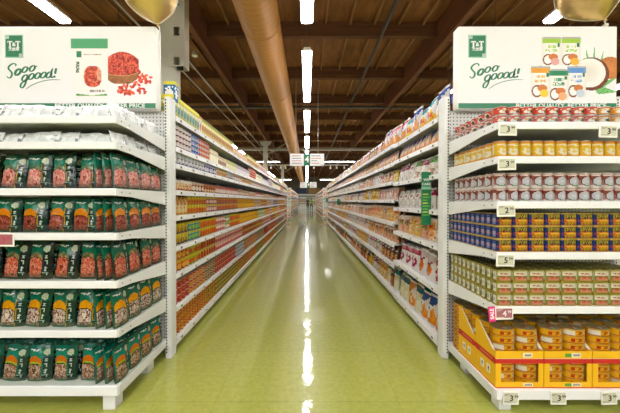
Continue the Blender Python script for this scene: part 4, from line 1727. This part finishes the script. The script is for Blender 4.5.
P_carton('limebox', 'milk_box', 'pale lime', .058, .08, .13, '#d6cf86', '#b0b85c', '#efe9c0', '#6a6a30', 7)
P_carton('lavbox', 'milk_box', 'lavender-white', .058, .08, .13, '#d8ccd4', '#a890a8', '#efe8ec', '#8a4a5c', 8)
P_bottle('bottle', 'amber', .034, .19, '#d9a458', '#ecd09a', '#5a2418', 1)
P_bottle('bottle2', 'pale gold', .036, .155, '#e0b45c', '#d85a34', '#c8402c', 2)

P_bag('bigblue', 'flour_bag', 'tall white and blue', .20, .31, .10, '#ece6dc', '#2c52b8', '#f0aa6c', '#e8843c', '#8a8a94', 2, 1)
P_bag('bigteal', 'flour_bag', 'teal and white', .19, .21, .09, '#f0ece4', '#1fa4b0', '#f2c02c', '#e85a4c', '#c8304c', 2, 2)
P_bag('bigred', 'flour_bag', 'red-topped white', .19, .23, .09, '#f0ece6', '#d03450', '#f0a050', '#7c2c4c', '#503090', 2, 3)
P_bag('pinknood', 'noodle_bag', 'pink and white', .165, .17, .06, '#e8c4b4', '#d88a74', '#f0dccc', '#dca088', '#a84a3c', 3, 4)
P_bag('brownnood', 'noodle_bag', 'brown and tan', .165, .17, .06, '#b88a64', '#8c4a2c', '#d8b088', '#b87a4c', '#f4e4c8', 0, 5)
P_bag('yelnood', 'noodle_bag', 'yellow', .165, .16, .06, '#e4cc4c', '#d8b024', '#f0e4a0', '#d8a83c', '#7c5a1c', 0, 6)
P_bag('whitenood', 'noodle_bag', 'white', .165, .17, .06, '#ece8e2', '#d8d0c4', '#f2eee4', '#e0d4c0', '#c0403c', 3, 7)
P_bag('bluechip', 'snack_bag', 'orange and blue', .12, .165, .05, '#f0c8a0', '#2c50a8', '#ec9858', '#f4d8b8', '#ffffff', 2, 8)
P_bag('peach', 'snack_bag', 'peach and white', .13, .165, .05, '#f0d0b0', '#e8a070', '#f4e0c8', '#e8a878', '#c06030', 0, 9)
P_bag('crim', 'rice_bag', 'crimson-topped clear', .17, .21, .07, '#e6e0d6', '#a83050', '#e8e2d8', '#cfc4b4', '#ffffff', 0, 10)
P_bag('grn', 'rice_bag', 'green-topped clear', .17, .21, .07, '#e2e0d0', '#5aa42c', '#e8e0cc', '#d8a080', '#ffffff', 0, 11)
P_bag('wht', 'rice_bag', 'clear and white', .17, .22, .07, '#e9e6df', '#f0eee8', '#ece8e0', '#d4ccc0', '#b03a3a', 3, 12)
P_bag('yelw', 'rice_bag', 'strong yellow', .17, .20, .07, '#e6b81c', '#ecc42c', '#d89a18', '#f0d45c', '#8c3a14', 0, 13)
P_bag('crisp', 'crisp_bag', 'orange and clear', .17, .23, .07, '#e8d4b8', '#e8862c', '#ec9a5c', '#f4d8b0', '#c8402c', 3, 14)
P_bag('crisp2', 'crisp_bag', 'pink and olive', .17, .22, .07, '#d8b890', '#8c8a3c', '#e8a084', '#c8b070', '#b03a3c', 3, 15)
P_bag('crisp3', 'crisp_bag', 'yellow-amber', .17, .22, .07, '#e0b060', '#e8a820', '#ecb450', '#f0d8a0', '#a8401c', 0, 16)
P_bag('crisp4', 'crisp_bag', 'white and rose', .17, .22, .07, '#ece0d4', '#f0e8e0', '#e8b8a4', '#f4e8dc', '#c04a50', 3, 17)
P_bag('wind', 'candy_bag', 'white with orange window', .19, .27, .08, '#ece4dc', '#c8b8ac', '#ec7a30', '#3c2a24', '#b03050', 1, 18)
P_bag('maro', 'candy_bag', 'white with magenta label', .19, .25, .08, '#e8e2dc', '#b8324c', '#a82c5c', '#f0e4e0', '#ffffff', 1, 19)
P_bag('blak', 'candy_bag', 'dark with amber window', .16, .22, .07, '#4a3428', '#6a4a38', '#e89a3c', '#d8a88c', '#f0e0c8', 0, 20)
P_bag('tealb', 'dry_goods_bag', 'teal-topped cream', .16, .30, .08, '#e4dcb4', '#0f6a70', '#ece4c4', '#d8d0a4', '#ffffff', 1, 21)
P_bag('orwin', 'dry_goods_bag', 'cream with orange panel', .17, .29, .08, '#ecdcc0', '#d88c4c', '#e8862c', '#f4dcb0', '#b04a2c', 2, 22)
P_bag('bluwin', 'dry_goods_bag', 'white and blue with orange panel', .17, .30, .08, '#ece4d8', '#2a5090', '#ec8a30', '#f0a048', '#ffffff', 2, 23)
P_bag('rusty', 'dry_goods_bag', 'rust and dark', .16, .24, .07, '#6a3c28', '#3c3428', '#e07a34', '#a85a2c', '#f0d8b0', 0, 24)

PLACED = []     # (distance, key, x, y, z, rot, label, group)


def fill(side, shelf_i, zs, segs, y0, y1, gap, shelf_word, extra_rows=1, rnd=0, start_stack=0):
    """stock one shelf from y0 to y1; segs: [(end_y, key, layers)]"""
    rs = random.Random(rnd * 101 + shelf_i * 7 + (side > 0))
    y = y0
    st = start_stack
    si = 0
    z = zs[shelf_i]
    sname = 'left' if side < 0 else 'right'
    while y < y1:
        while si < len(segs) - 1 and y >= segs[si][0]: si += 1
        ye, key, lay = segs[si]
        p = PROD[key]
        n = max(1, min(lay, int((gap - .01) / p['h']))) if lay > 1 else 1
        if y + p['w'] > y1: break
        yc = y + p['w'] / 2
        isbag = p.get('bag')
        if isbag and rs.random() < .38:
            alts = [k2 for k2, p2 in PROD.items() if p2['name'] == p['name'] and abs(p2['w'] - p['w']) < .02 and p2['h'] < gap + .02]
            if alts:
                key = rs.choice(alts); p = PROD[key]
        sz = min(1.0, (gap - .004) / p['h']) if isbag else 1.0
        sz = sz * rs.uniform(.93, 1.0) if isbag else 1.0
        if isbag and shelf_i == 0 and p['h'] < .3: sz = rs.uniform(1.18, 1.36)
        for row in range(1 + extra_rows if yc < 4.2 or isbag and yc < 6 else 1):
            rr = row * p['d'] * (1.0 if not isbag else .95)
            xo = .018 + p['d'] / 2 + (0.004 if not isbag else .02) + rr
            for l in range(n):
                if row > 0 and l < n - 1 and False: continue
                rz = side * (-PI / 2)
                if p['turn']: rz += rs.uniform(-.3, .3)
                elif isbag: rz += rs.uniform(-.09, .09)
                lean = -rs.uniform(.04, .13) if isbag else 0
                lz = z + l * (p['h'] + .0004) + (.001 if not isbag else .001)
                lw = '' if n == 1 else LAY.get(n, LAY[4])[min(l, len(LAY.get(n, LAY[4])) - 1)].strip() + ' '
                rw = '' if row == 0 else 'behind, '
                lab = f"{p['look']} {p['noun']}, {lw}{rw}{'place' if n == 1 else 'in stack'} {st + 1} from the post, {shelf_word} {sname} shelf"
                PLACED.append((math.hypot(yc, LAT), key, side * (LAT + xo), yc, lz, (lean, 0, rz), lab, f"{p['look']} {p['noun']}s on the {shelf_word} {sname} aisle shelf", row, sz))
        y += p['w'] + (.002 if not isbag else -.004 + rs.uniform(0, .008))
        st += 1
    return st


# canned goods side; near blocks as seen, farther ones in the same colours
LS = [
    [(2.98, 'yelbox', 1), (3.08, 'whitebox', 1), (4.3, 'yelbox2', 1), (5.4, 'redbox', 1), (6.6, 'yelbox2', 1), (8.0, 'whitebox', 1), (9.5, 'redbox', 1)],
    [(2.76, 'maroon', 4), (3.0, 'bluesm', 4), (3.3, 'orangesm', 4), (3.62, 'palebox', 1), (3.95, 'brownbox', 1), (4.6, 'limebox', 1), (5.6, 'lavbox', 1), (6.3, 'orangesm', 4), (7.2, 'palebox', 1), (8.4, 'lavbox', 1)],
    [(3.1, 'bluetall', 1), (3.6, 'navytall', 1), (4.0, 'creamtall', 1), (4.4, 'bluetall', 1), (5.0, 'redtall', 1), (5.8, 'creamtall', 1), (6.6, 'redtall', 1)],
    [(2.8, 'orange2', 2), (3.12, 'brown2', 2), (3.5, 'cream2', 2), (4.7, 'pink2', 2), (5.6, 'brown2', 2), (6.3, 'orange2', 2), (7.4, 'pink2', 2)],
    [(2.72, 'bottle', 1), (3.2, 'yelor', 2), (3.55, 'purple', 2), (4.7, 'bluor', 2), (6.1, 'bright', 2), (7.0, 'purple', 2), (8.0, 'yelor', 2)],
    [(2.72, 'navyyel', 2), (3.05, 'teal', 2), (3.55, 'oryel', 2), (3.9, 'red2', 2), (4.2, 'green2', 2), (4.8, 'oryel', 2), (6.6, 'bright', 2), (7.6, 'green2', 2)],
    [(2.75, 'orred', 2), (3.08, 'lime', 2), (3.55, 'tang', 2), (5.0, 'rose', 2), (6.4, 'tang', 2), (7.2, 'lime', 2)],
    [(2.72, 'redtin', 4), (3.15, 'yelred', 4), (3.52, 'plum', 4), (4.5, 'redtin', 4), (5.1, 'bluesq', 4), (6.4, 'yelred', 4), (7.5, 'plum', 4)],
    [(3.2, 'redorsm', 4), (3.5, 'yellowsm', 4), (4.6, 'olivesm', 4), (5.4, 'yellowsm', 4), (6.4, 'redorsm', 4), (7.4, 'olivesm', 4)],
]
RS_N = [
    [(2.80, 'bigblue', 1), (9, 'bigteal', 1)],
    [(9, 'bluechip', 1)],
    [(3.05, 'grn', 1), (9, 'crim', 1)],
    [(9, 'wht', 1)],
    [(2.9, 'crisp', 1), (9, 'crisp2', 1)],
    [(3.0, 'wind', 1), (9, 'maro', 1)],
    [(2.85, 'bluwin', 1), (3.2, 'orwin', 1), (9, 'tealb', 1)],
]
RS_F = [
    [(4.3, 'bigred', 1), (5.6, 'brownnood', 1), (7, 'pinknood', 1), (8.2, 'yelnood', 1), (9.6, 'whitenood', 1)],
    [(4.6, 'peach', 1), (5.8, 'brownnood', 1), (7.4, 'pinknood', 1), (8.6, 'peach', 1)],
    [(4.4, 'brownnood', 1), (5.0, 'wht', 1), (6.4, 'crisp2', 1), (7.8, 'wht', 1)],
    [(4.6, 'pinknood', 1), (5.6, 'yelw', 1), (7.2, 'whitenood', 1), (8.5, 'pinknood', 1)],
    [(4.4, 'crisp4', 1), (5.2, 'crisp', 1), (6.4, 'crisp2', 1), (8, 'crisp4', 1)],
    [(4.6, 'crisp2', 1), (5.4, 'crisp3', 1), (6.4, 'crisp4', 1), (7.6, 'wht', 1)],
    [(4.5, 'blak', 1), (5.4, 'crim', 1), (6.6, 'crisp3', 1), (8, 'maro', 1)],
    [(4.15, 'rusty', 1), (4.6, 'crisp3', 1), (5.4, 'crim', 1), (6.4, 'rusty', 1), (7.6, 'crisp', 1)],
]
POOL_L = [['yelbox2', 'redbox', 'whitebox'], ['lavbox', 'palebox', 'orangesm', 'limebox', 'maroon'], ['redtall', 'creamtall', 'navytall', 'bluetall'], ['pink2', 'orange2', 'cream2', 'brown2'],
          ['bright', 'purple', 'bluor', 'yelor'], ['green2', 'bright', 'red2', 'oryel', 'teal'], ['rose', 'lime', 'tang', 'orred'], ['redtin', 'bluesq', 'yelred', 'plum'], ['redorsm', 'olivesm', 'yellowsm']]
POOL_R = [['pinknood', 'brownnood', 'yelnood', 'whitenood', 'peach'], ['peach', 'pinknood', 'whitenood', 'bluechip'], ['wht', 'crisp2', 'grn', 'whitenood'], ['yelw', 'pinknood', 'whitenood', 'wht'],
          ['crisp4', 'crisp', 'crisp2', 'wht'], ['crisp3', 'crisp4', 'wht', 'crim'], ['maro', 'crim', 'crisp3', 'grn'], ['rusty', 'crisp', 'crim', 'crisp3']]


def extend(segs, pool, rs, to, layers):
    out = list(segs); y = out[-1][0]
    while y < to:
        y += rs.uniform(.7, 1.7)
        out.append((y, rs.choice(pool), layers))
    return out


SHW = ['top', 'second', 'third', 'fourth', 'fifth', 'sixth', 'seventh', 'eighth', 'bottom']
gapsL = [.26] + [ZAL[i - 1] - ZAL[i] - .03 for i in range(1, 9)]
for i in range(9):
    rs = random.Random(50 + i)
    lay = LS[i][-1][2]
    LMAX = {1: 4, 7: 3, 8: 4}.get(i, 2)
    segs = extend(LS[i], POOL_L[i], rs, 40, 4)
    segs = [(a, k, min(l, LMAX)) for a, k, l in segs]
    segs = [(a, k, 1 if PROD[k]['noun'] in ('box', 'bottle') else l) for a, k, l in segs]
    fill(-1, i, ZAL, segs, Y0 + .01, YEND - .02, gapsL[i], SHW[i], 1, i)
    if True:
        fill(-1, i, ZAL, [(a + 4, k, min(l, 2)) for a, k, l in segs], 20.05, 37.8, gapsL[i], SHW[i], 0, i + 20, 400)
for i in range(7):
    g = [.35] + [ZAN[j - 1] - ZAN[j] - .03 for j in range(1, 7)]
    fill(1, i, ZAN, RS_N[i], Y0 + .01, bay_y[1] - .01, g[i], SHW[i], 1, i)
for i in range(8):
    rs = random.Random(90 + i)
    segs = extend(RS_F[i], POOL_R[i], rs, 40, 1)
    g = [.3] + [ZAF[j - 1] - ZAF[j] - .03 for j in range(1, 8)]
    fill(1, i, ZAF, segs, bay_y[1] + .02, YEND - .02, g[i], SHW[i], 1, i + 40, 10)
    fill(1, i, ZAF, [(a + 3, k, l) for a, k, l in segs], 20.05, 37.8, g[i], SHW[i], 0, i + 60, 400)

# the 290 of each kind that show largest are single objects, the rest of that kind one object
QUOTA = 285
USED0 = {'squat_can': 100, 'tall_can': 45}
by_name = {}
for it in PLACED:
    by_name.setdefault(PROD[it[1]]['name'], []).append(it)
for nm, items in by_name.items():
    items.sort(key=lambda t: t[0] + (3.0 if t[8] else 0))
    q = QUOTA - USED0.get(nm, 0)
    for (dist, key, x, y, z, rot, lab, grp, row, sz) in items[:q]:
        p = PROD[key]
        put(('aisle', key), lambda p=p: p['hi']().build(p['name'], p['mats']), (x, y, z), rot, lab, grp, p['cat']).scale = (1, 1, sz)
    rest = items[q:]
    if not rest: continue
    m = MB(); cache = {}
    matsn = PROD[rest[0][1]]['lomats']
    for (dist, key, x, y, z, rot, lab, grp, row, sz) in rest:
        if row and dist > 9: continue
        if key not in cache: cache[key] = PROD[key]['lo']()
        mtx = Matrix.Translation((x, y, z)) @ (Matrix.Rotation(rot[2], 4, 'Z') @ Matrix.Rotation(rot[0], 4, 'X')) @ Matrix.Diagonal((1, 1, sz, 1))
        m.add(cache[key], mtx)
    p = PROD[rest[0][1]]
    o = m.build(nm, matsn)
    tag(o, f"remaining {nm.replace('_', ' ')}s farther down the aisle, in many colours", p['cat'], None, 'stuff')

# small price tags along the aisle rails
NT = 0


def rail_tag():
    e = MB().bbox(-.026, .026, -.004, 0, -.02, .02, .001)
    e.box(-.02, .02, -.0046, -.003, -.013, .012, (150, 152, 146), 1)
    e.box(-.012, .010, -.0052, -.004, -.006, .006, (60, 58, 56), 1)
    return e.build('shelf_price_tag', ['tagwhite', 'print'])


for side, zsn in ((-1, ZAL), (1, None)):
    for i in range(9 if side < 0 else 8):
        k = 0; y = Y0 + .09
        rs = random.Random(300 + i * 2 + (side > 0))
        while y < 6.4:
            zz = ZAL if side < 0 else (ZAN if y < bay_y[1] else ZAF)
            if i < len(zz):
                base = i == len(zz) - 1
                nm = 'canned goods' if side < 0 else 'bagged goods'
                put('railtag', rail_tag, (side * (LAT - .0004), y, zz[i] - (.03 if base else .024)), (0, 0, -side * PI / 2 + (0 if side > 0 else 0)),
                    f'small grey rail tag on the {SHW[i]} {nm} shelf, {ordn(k)} from the post', 'rail tags along the aisle shelves', 'price tag')
                k += 1
            y += rs.uniform(.26, .36)


# green hanging shelf flags
def flag_sign(small=False):
    def b():
        e = empty('shelf_flag')
        w, h = .092, .50
        if small: h = .22
        MB().box(-w / 2, w / 2, 0, .003, -h, 0).build('flag_panel', 'green', e)
        MB().tube([(w / 2 - .01, .004, -.03), (w / 2 + .05, .004, -.03)], .003, 6).build('clip_arm', 'wirewhite', e)
        if not small:
            text_obj('WE', .036, 'board', e, (0, -.001, -.075), offset=.0008)
            text_obj('CARE', .034, 'board', e, (0, -.001, -.115), offset=.0008)
            MB().box(-w / 2, w / 2, -.001, .0, -.165, -.138).build('pale_stripe', 'greenpale', e)
            m = MB()
            for k in range(8):
                m.box(-.034, .02 + .012 * math.sin(k * 2), -.001, 0, -.215 - k * .028, -.205 - k * .028, (120, 190, 70) if k % 3 else (225, 225, 90))
            m.build('small_print', 'print', e)
        return e
    return b


put('flag', flag_sign(), (1.125, 2.60, EYE + 29 * 2.6 / 275.6), (0, 0, 0), 'green hanging flag reading WE CARE beside the near bags', None, 'sign')
put('flag2', flag_sign(True), (1.10, 9.6, 1.42), (0, 0, 0), 'small green flag midway along the bag shelves', None, 'sign')
put('flag2', flag_sign(True), (1.10, 15.2, 1.50), (0, 0, 0), 'small green flag near the far end of the bag shelves', None, 'sign')

# ------------------------------------------------------------------ hanging aisle signs
def aisle_sign(name_label, loc, num, w=1.8, h=.62, lines=True):
    e = empty('aisle_sign', loc, 0, name_label, 'sign')
    MB().bbox(-w / 2, w / 2, -.015, .015, 0, h, .006).build('sign_board', 'board', e)
    q = h / .62
    g = MB().box(-.16 * q, .16 * q, -.018, -.014, 0.0, h).build('number_panel', 'green', e)
    text_obj(num, .42 * q, 'board', g, (0, -.0195, h * .52), offset=.008)
    m = MB()
    if lines:
        rs = random.Random(5)
        for sx in (-1, 1):
            for k in range(4):
                xa = -w / 2 + .08 if sx < 0 else .22 * q
                m.box(xa, xa + rs.uniform(.3, .52) * q, -.0175, -.014, (.49 - k * .125) * q, (.53 - k * .125) * q, (150, 150, 160) if (k + (sx > 0)) % 2 else (216, 150, 140))
        m.build('sign_print', 'print', e)
    for x in (-w / 2 + .22, w / 2 - .22):
        MB().tube([(x, 0, h), (x, 0, 5.83 - loc[2])], .006, 5).build('hanger_rod', 'wirewhite', e)
    return e


aisle_sign('white hanging aisle sign with a green number 4 panel', (0.0, 10.0, 2.61), '4', 1.24, .44)
aisle_sign('second smaller-looking white hanging sign far down the aisle', (.15, 30, 2.78), '4')

# ------------------------------------------------------------------ balloons
def balloon(name_label, c, r, knot, tail):
    e = empty('balloon', knot, 0, name_label, 'balloon')
    K = Vector(knot); Cn = Vector(c)
    ax = (Cn - K)
    L = ax.length
    d = ax.normalized()
    a = d.cross((Cn - cam.location).normalized()).normalized(); b = a.cross(d).normalized()
    m = MB()
    prof = []
    n = 22
    tot = L + r
    for i in range(n + 1):
        t = i / n
        s = t * tot
        if s < L * .8:
            rad = r * (math.sin((s / (L * .8)) * PI / 2 * .92) ** .85) * .96
        else:
            q = (s - L * .8) / (tot - L * .8)
            rad = r * math.sqrt(max(0, 1 - q * q * 1.0)) * (1 - .03 * (1 - q))
        prof.append((max(.004, rad), s))
    N = 40
    for (rad, s) in prof:
        for k in range(N):
            t = 2 * PI * k / N
            pk = 1 + .03 * math.sin(t * 8 + s * 9) * math.exp(-s / .07)
            m.v.append(tuple(d * s + (a * math.cos(t) * pk + b * math.sin(t) * .85 * pk) * rad))
    for i in range(n):
        for k in range(N):
            k2 = (k + 1) % N
            m.face((i * N + k, i * N + k2, (i + 1) * N + k2, (i + 1) * N + k), smooth=True)
    m.face([n * N + k for k in range(N)])
    m.build('balloon_body', 'gold', e)
    m = MB().tube([(0, 0, .01), (0, 0, 0), tuple(-d * .018)], [.008, .005, .013], 10)
    m.build('knot', 'gold', e)
    # crimped rim seam
    m = MB()
    pts = [tuple(d * s + a * (rad + .004)) for rad, s in prof] + [tuple(d * s - a * (rad + .004)) for rad, s in prof[::-1]]
    pts = [(p[0], p[1], p[2]) for p in pts]
    m.tube(pts, .003, 6)
    m.build('rim_seam', 'ribbon', e)
    pts = [tuple(Vector(p) - K) for p in tail]
    MB().tube(catmull(pts, 4), .0045, 6).build('ribbon_tie', 'ribbon', e)
    return e


def at(px, py, Y): return ((px - 307) * Y / 275.6, Y, EYE + (201 - py) * Y / 275.6)


balloon('gold foil balloon tied at the berry sign corner', at(151, -6, 2.25), .20, at(158.5, 25, 2.25),
        [at(158.5, 25, 2.25), at(160.5, 32, 2.26), at(159.8, 45, 2.3), at(160.8, 70, 2.33), at(161.5, 95, 2.34)])
balloon('gold foil balloon above the coconut sign', at(587, -14, 2.25), .225, at(603, 20, 2.25), [at(603, 20, 2.25), at(603.5, 24, 2.28), at(603.5, 28, 2.32)])
MB().tube([(0, 0, 0), (0, 0, .015)], .02, 12).build('cup_hook', 'wirewhite', None, at(603.6, 27.5, 2.33)[0:3])
o = bpy.data.objects['cup_hook']
tag(o, 'small white fitting on top of the coconut sign', 'hook')

# tall blue and yellow box behind the first post on the top shelf
def endbox():
    return carton_mb(.10, .07, .17, '#1c6a9c', '#e4dc3c', '#e8e8e0', '#ffffff', 11, 8, 12).build('food_box', ['print'])


put('endbox', endbox, (-1.215, 2.47, 2.225), (0, 0, 0), 'blue and yellow box standing atop the end post', None, 'box')
bpy.data.objects['food_box'] if 'food_box' in bpy.data.objects else None


# ------------------------------------------------------------------ far end of the store
e = empty('refrigerated_case', (0, 48.2, 0), 0, 'long bright refrigerated case against the back wall', 'refrigerated case')
MB().box(-6, 6, -.1, .7, 0, .5).build('case_base', 'shelf', e)
MB().box(-6, 6, .6, .7, .5, 2.3).build('case_back', 'backgrey', e)
MB().box(-6, 6, -.1, .7, 2.3, 2.55).build('case_canopy', 'shelf', e)
for z in (.9, 1.3, 1.7, 2.05):
    MB().box(-6, 6, .1, .6, z, z + .03).build('case_shelf', 'rail', e)
cl = ('#b84a3c', '#4a78b0', '#e8e0d0', '#3a8a4c', '#d8a03c', '#8c3a5c')
for i, z in enumerate((.5, .93, 1.33, 1.73)):
    for k in range(18):
        c = cl[(i * 2 + k // 3) % 6]
        def bb(c=c): return carton_mb(.3, .3, .3, c, mixc(c, '#ffffff', .4), '#f0e6d0', '#ffffff', 3, 2, 3).build('chilled_box', ['print'])
        put(('cbox', c), bb, (-3.2 + k * .36, 48.2 + .3, z + .002), (0, 0, 0), f'box in the far refrigerated case, shelf {i + 1} up, {ordn(k)} across', 'boxes in the far refrigerated case', 'box')
e = empty('wall_sign', (-1.1, 48.9, 2.7), 0, 'dark blue sign panel on the back wall', 'sign')
MB().box(-1, 1, -.05, 0, 0, .9).build('sign_panel', mat('navy_panel', '#2c3c5c', .5), e)
e = empty('wall_sign', (1.3, 48.9, 2.7), 0, 'mustard sign panel on the back wall', 'sign')
MB().box(-1, 1, -.05, 0, 0, .9).build('sign_panel', mat('mustard_panel', '#a8863c', .5), e)


# ------------------------------------------------------------------ shoppers
def person(loc, rz, label, shirt, trousers, skin, hair, arm=0.0):
    e = bpy.data.meshes.new('person')
    V = [(0, 0, .95), (0, 0, 1.12), (0, 0.01, 1.36), (0, 0, 1.46), (0, -.01, 1.54), (0, -.015, 1.64), (0, -.01, 1.72),
         (-.10, 0, .90), (-.11, -.02 - arm * .1, .50), (-.11, .03, .09), (-.11, -.12, .04), (.10, 0, .90), (.11, .08 * arm, .50), (.11, .10 * arm, .09), (.11, -.12 + .1 * arm, .04),
         (-.19, 0, 1.40), (-.25, .01, 1.12), (-.24, -.12, .90), (-.24, -.17, .82), (.19, 0, 1.40), (.25, .0, 1.12), (.24, -.14, .92), (.24, -.20, .85)]
    E = [(0, 1), (1, 2), (2, 3), (3, 4), (4, 5), (5, 6), (0, 7), (7, 8), (8, 9), (9, 10), (0, 11), (11, 12), (12, 13), (13, 14), (2, 15), (15, 16), (16, 17), (17, 18), (2, 19), (19, 20), (20, 21), (21, 22)]
    R = [.13, .12, .15, .06, .055, .085, .06, .09, .065, .045, .035, .09, .065, .045, .035, .06, .045, .035, .03, .06, .045, .035, .03]
    e.from_pydata(V, E, [])
    o = bpy.data.objects.new('person', e); C.objects.link(o)
    sk = o.modifiers.new('skin', 'SKIN')
    for i, r in enumerate(R):
        e.skin_vertices[0].data[i].radius = (r, r * (.75 if i < 3 else 1))
        e.skin_vertices[0].data[i].use_root = (i == 0)
    o.modifiers.new('smooth', 'SUBSURF').levels = 2
    o.modifiers['smooth'].render_levels = 2
    bpy.context.view_layer.update()
    me = bpy.data.meshes.new_from_object(o.evaluated_get(bpy.context.evaluated_depsgraph_get()))
    bpy.data.objects.remove(o)
    for mm in (skin, shirt, trousers): me.materials.append(mm)
    for p in me.polygons:
        z = p.center.z; x = abs(p.center.x)
        p.use_smooth = True
        p.material_index = 1 if (.95 < z < 1.47 and not (x > .2 and z < 1.1)) else 2 if (z <= .95 and x < .22) else 0
    o = bpy.data.objects.new('person', me); C.objects.link(o)
    o.location = loc; o.rotation_euler = (0, 0, rz)
    tag(o, label, 'person')
    m = MB()
    m.grid(lambda u, v: (.105 * math.sin(PI * v * .6) * math.cos(2 * PI * u), -.005 + .11 * math.sin(PI * v * .6) * math.sin(2 * PI * u) + .02, 1.66 + .11 * math.cos(PI * v * .6)), 14, 7, lambda u, v: (50, 40, 30))
    m.build('hair', [hair], o)
    # face: eyes, nose, mouth
    m = MB()
    for s in (-1, 1):
        m.box(s * .032 - .01, s * .032 + .01, -.104, -.09, 1.645, 1.655, (30, 25, 22))
        m.tube([(s * .088, 0, 1.61), (s * .097, 0, 1.645)], .014, 6, (196, 150, 120))
    m.tube([(0, -.095, 1.645), (0, -.117, 1.615)], [.006, .012], 6, (200, 150, 120))
    m.box(-.022, .022, -.10, -.085, 1.583, 1.590, (150, 80, 70))
    m.build('face_features', ['print'], o)
    return o


skin = mat('skin', '#c49272', .6); hairm = mat('dark_hair', '#2a201a', .6)
person((.12, 38.6, 0), .2, 'shopper in dark clothing standing far down the aisle', mat('dark_jacket', '#2c2c30', .8), mat('dark_trousers', '#24262c', .8), skin, hairm, .6)
person((.62, 38.2, 0), -.4, 'shopper in a lime green top far down the aisle', mat('lime_top', '#8cb82c', .8), mat('navy_trousers', '#2a3040', .8), skin, hairm, 1.0)
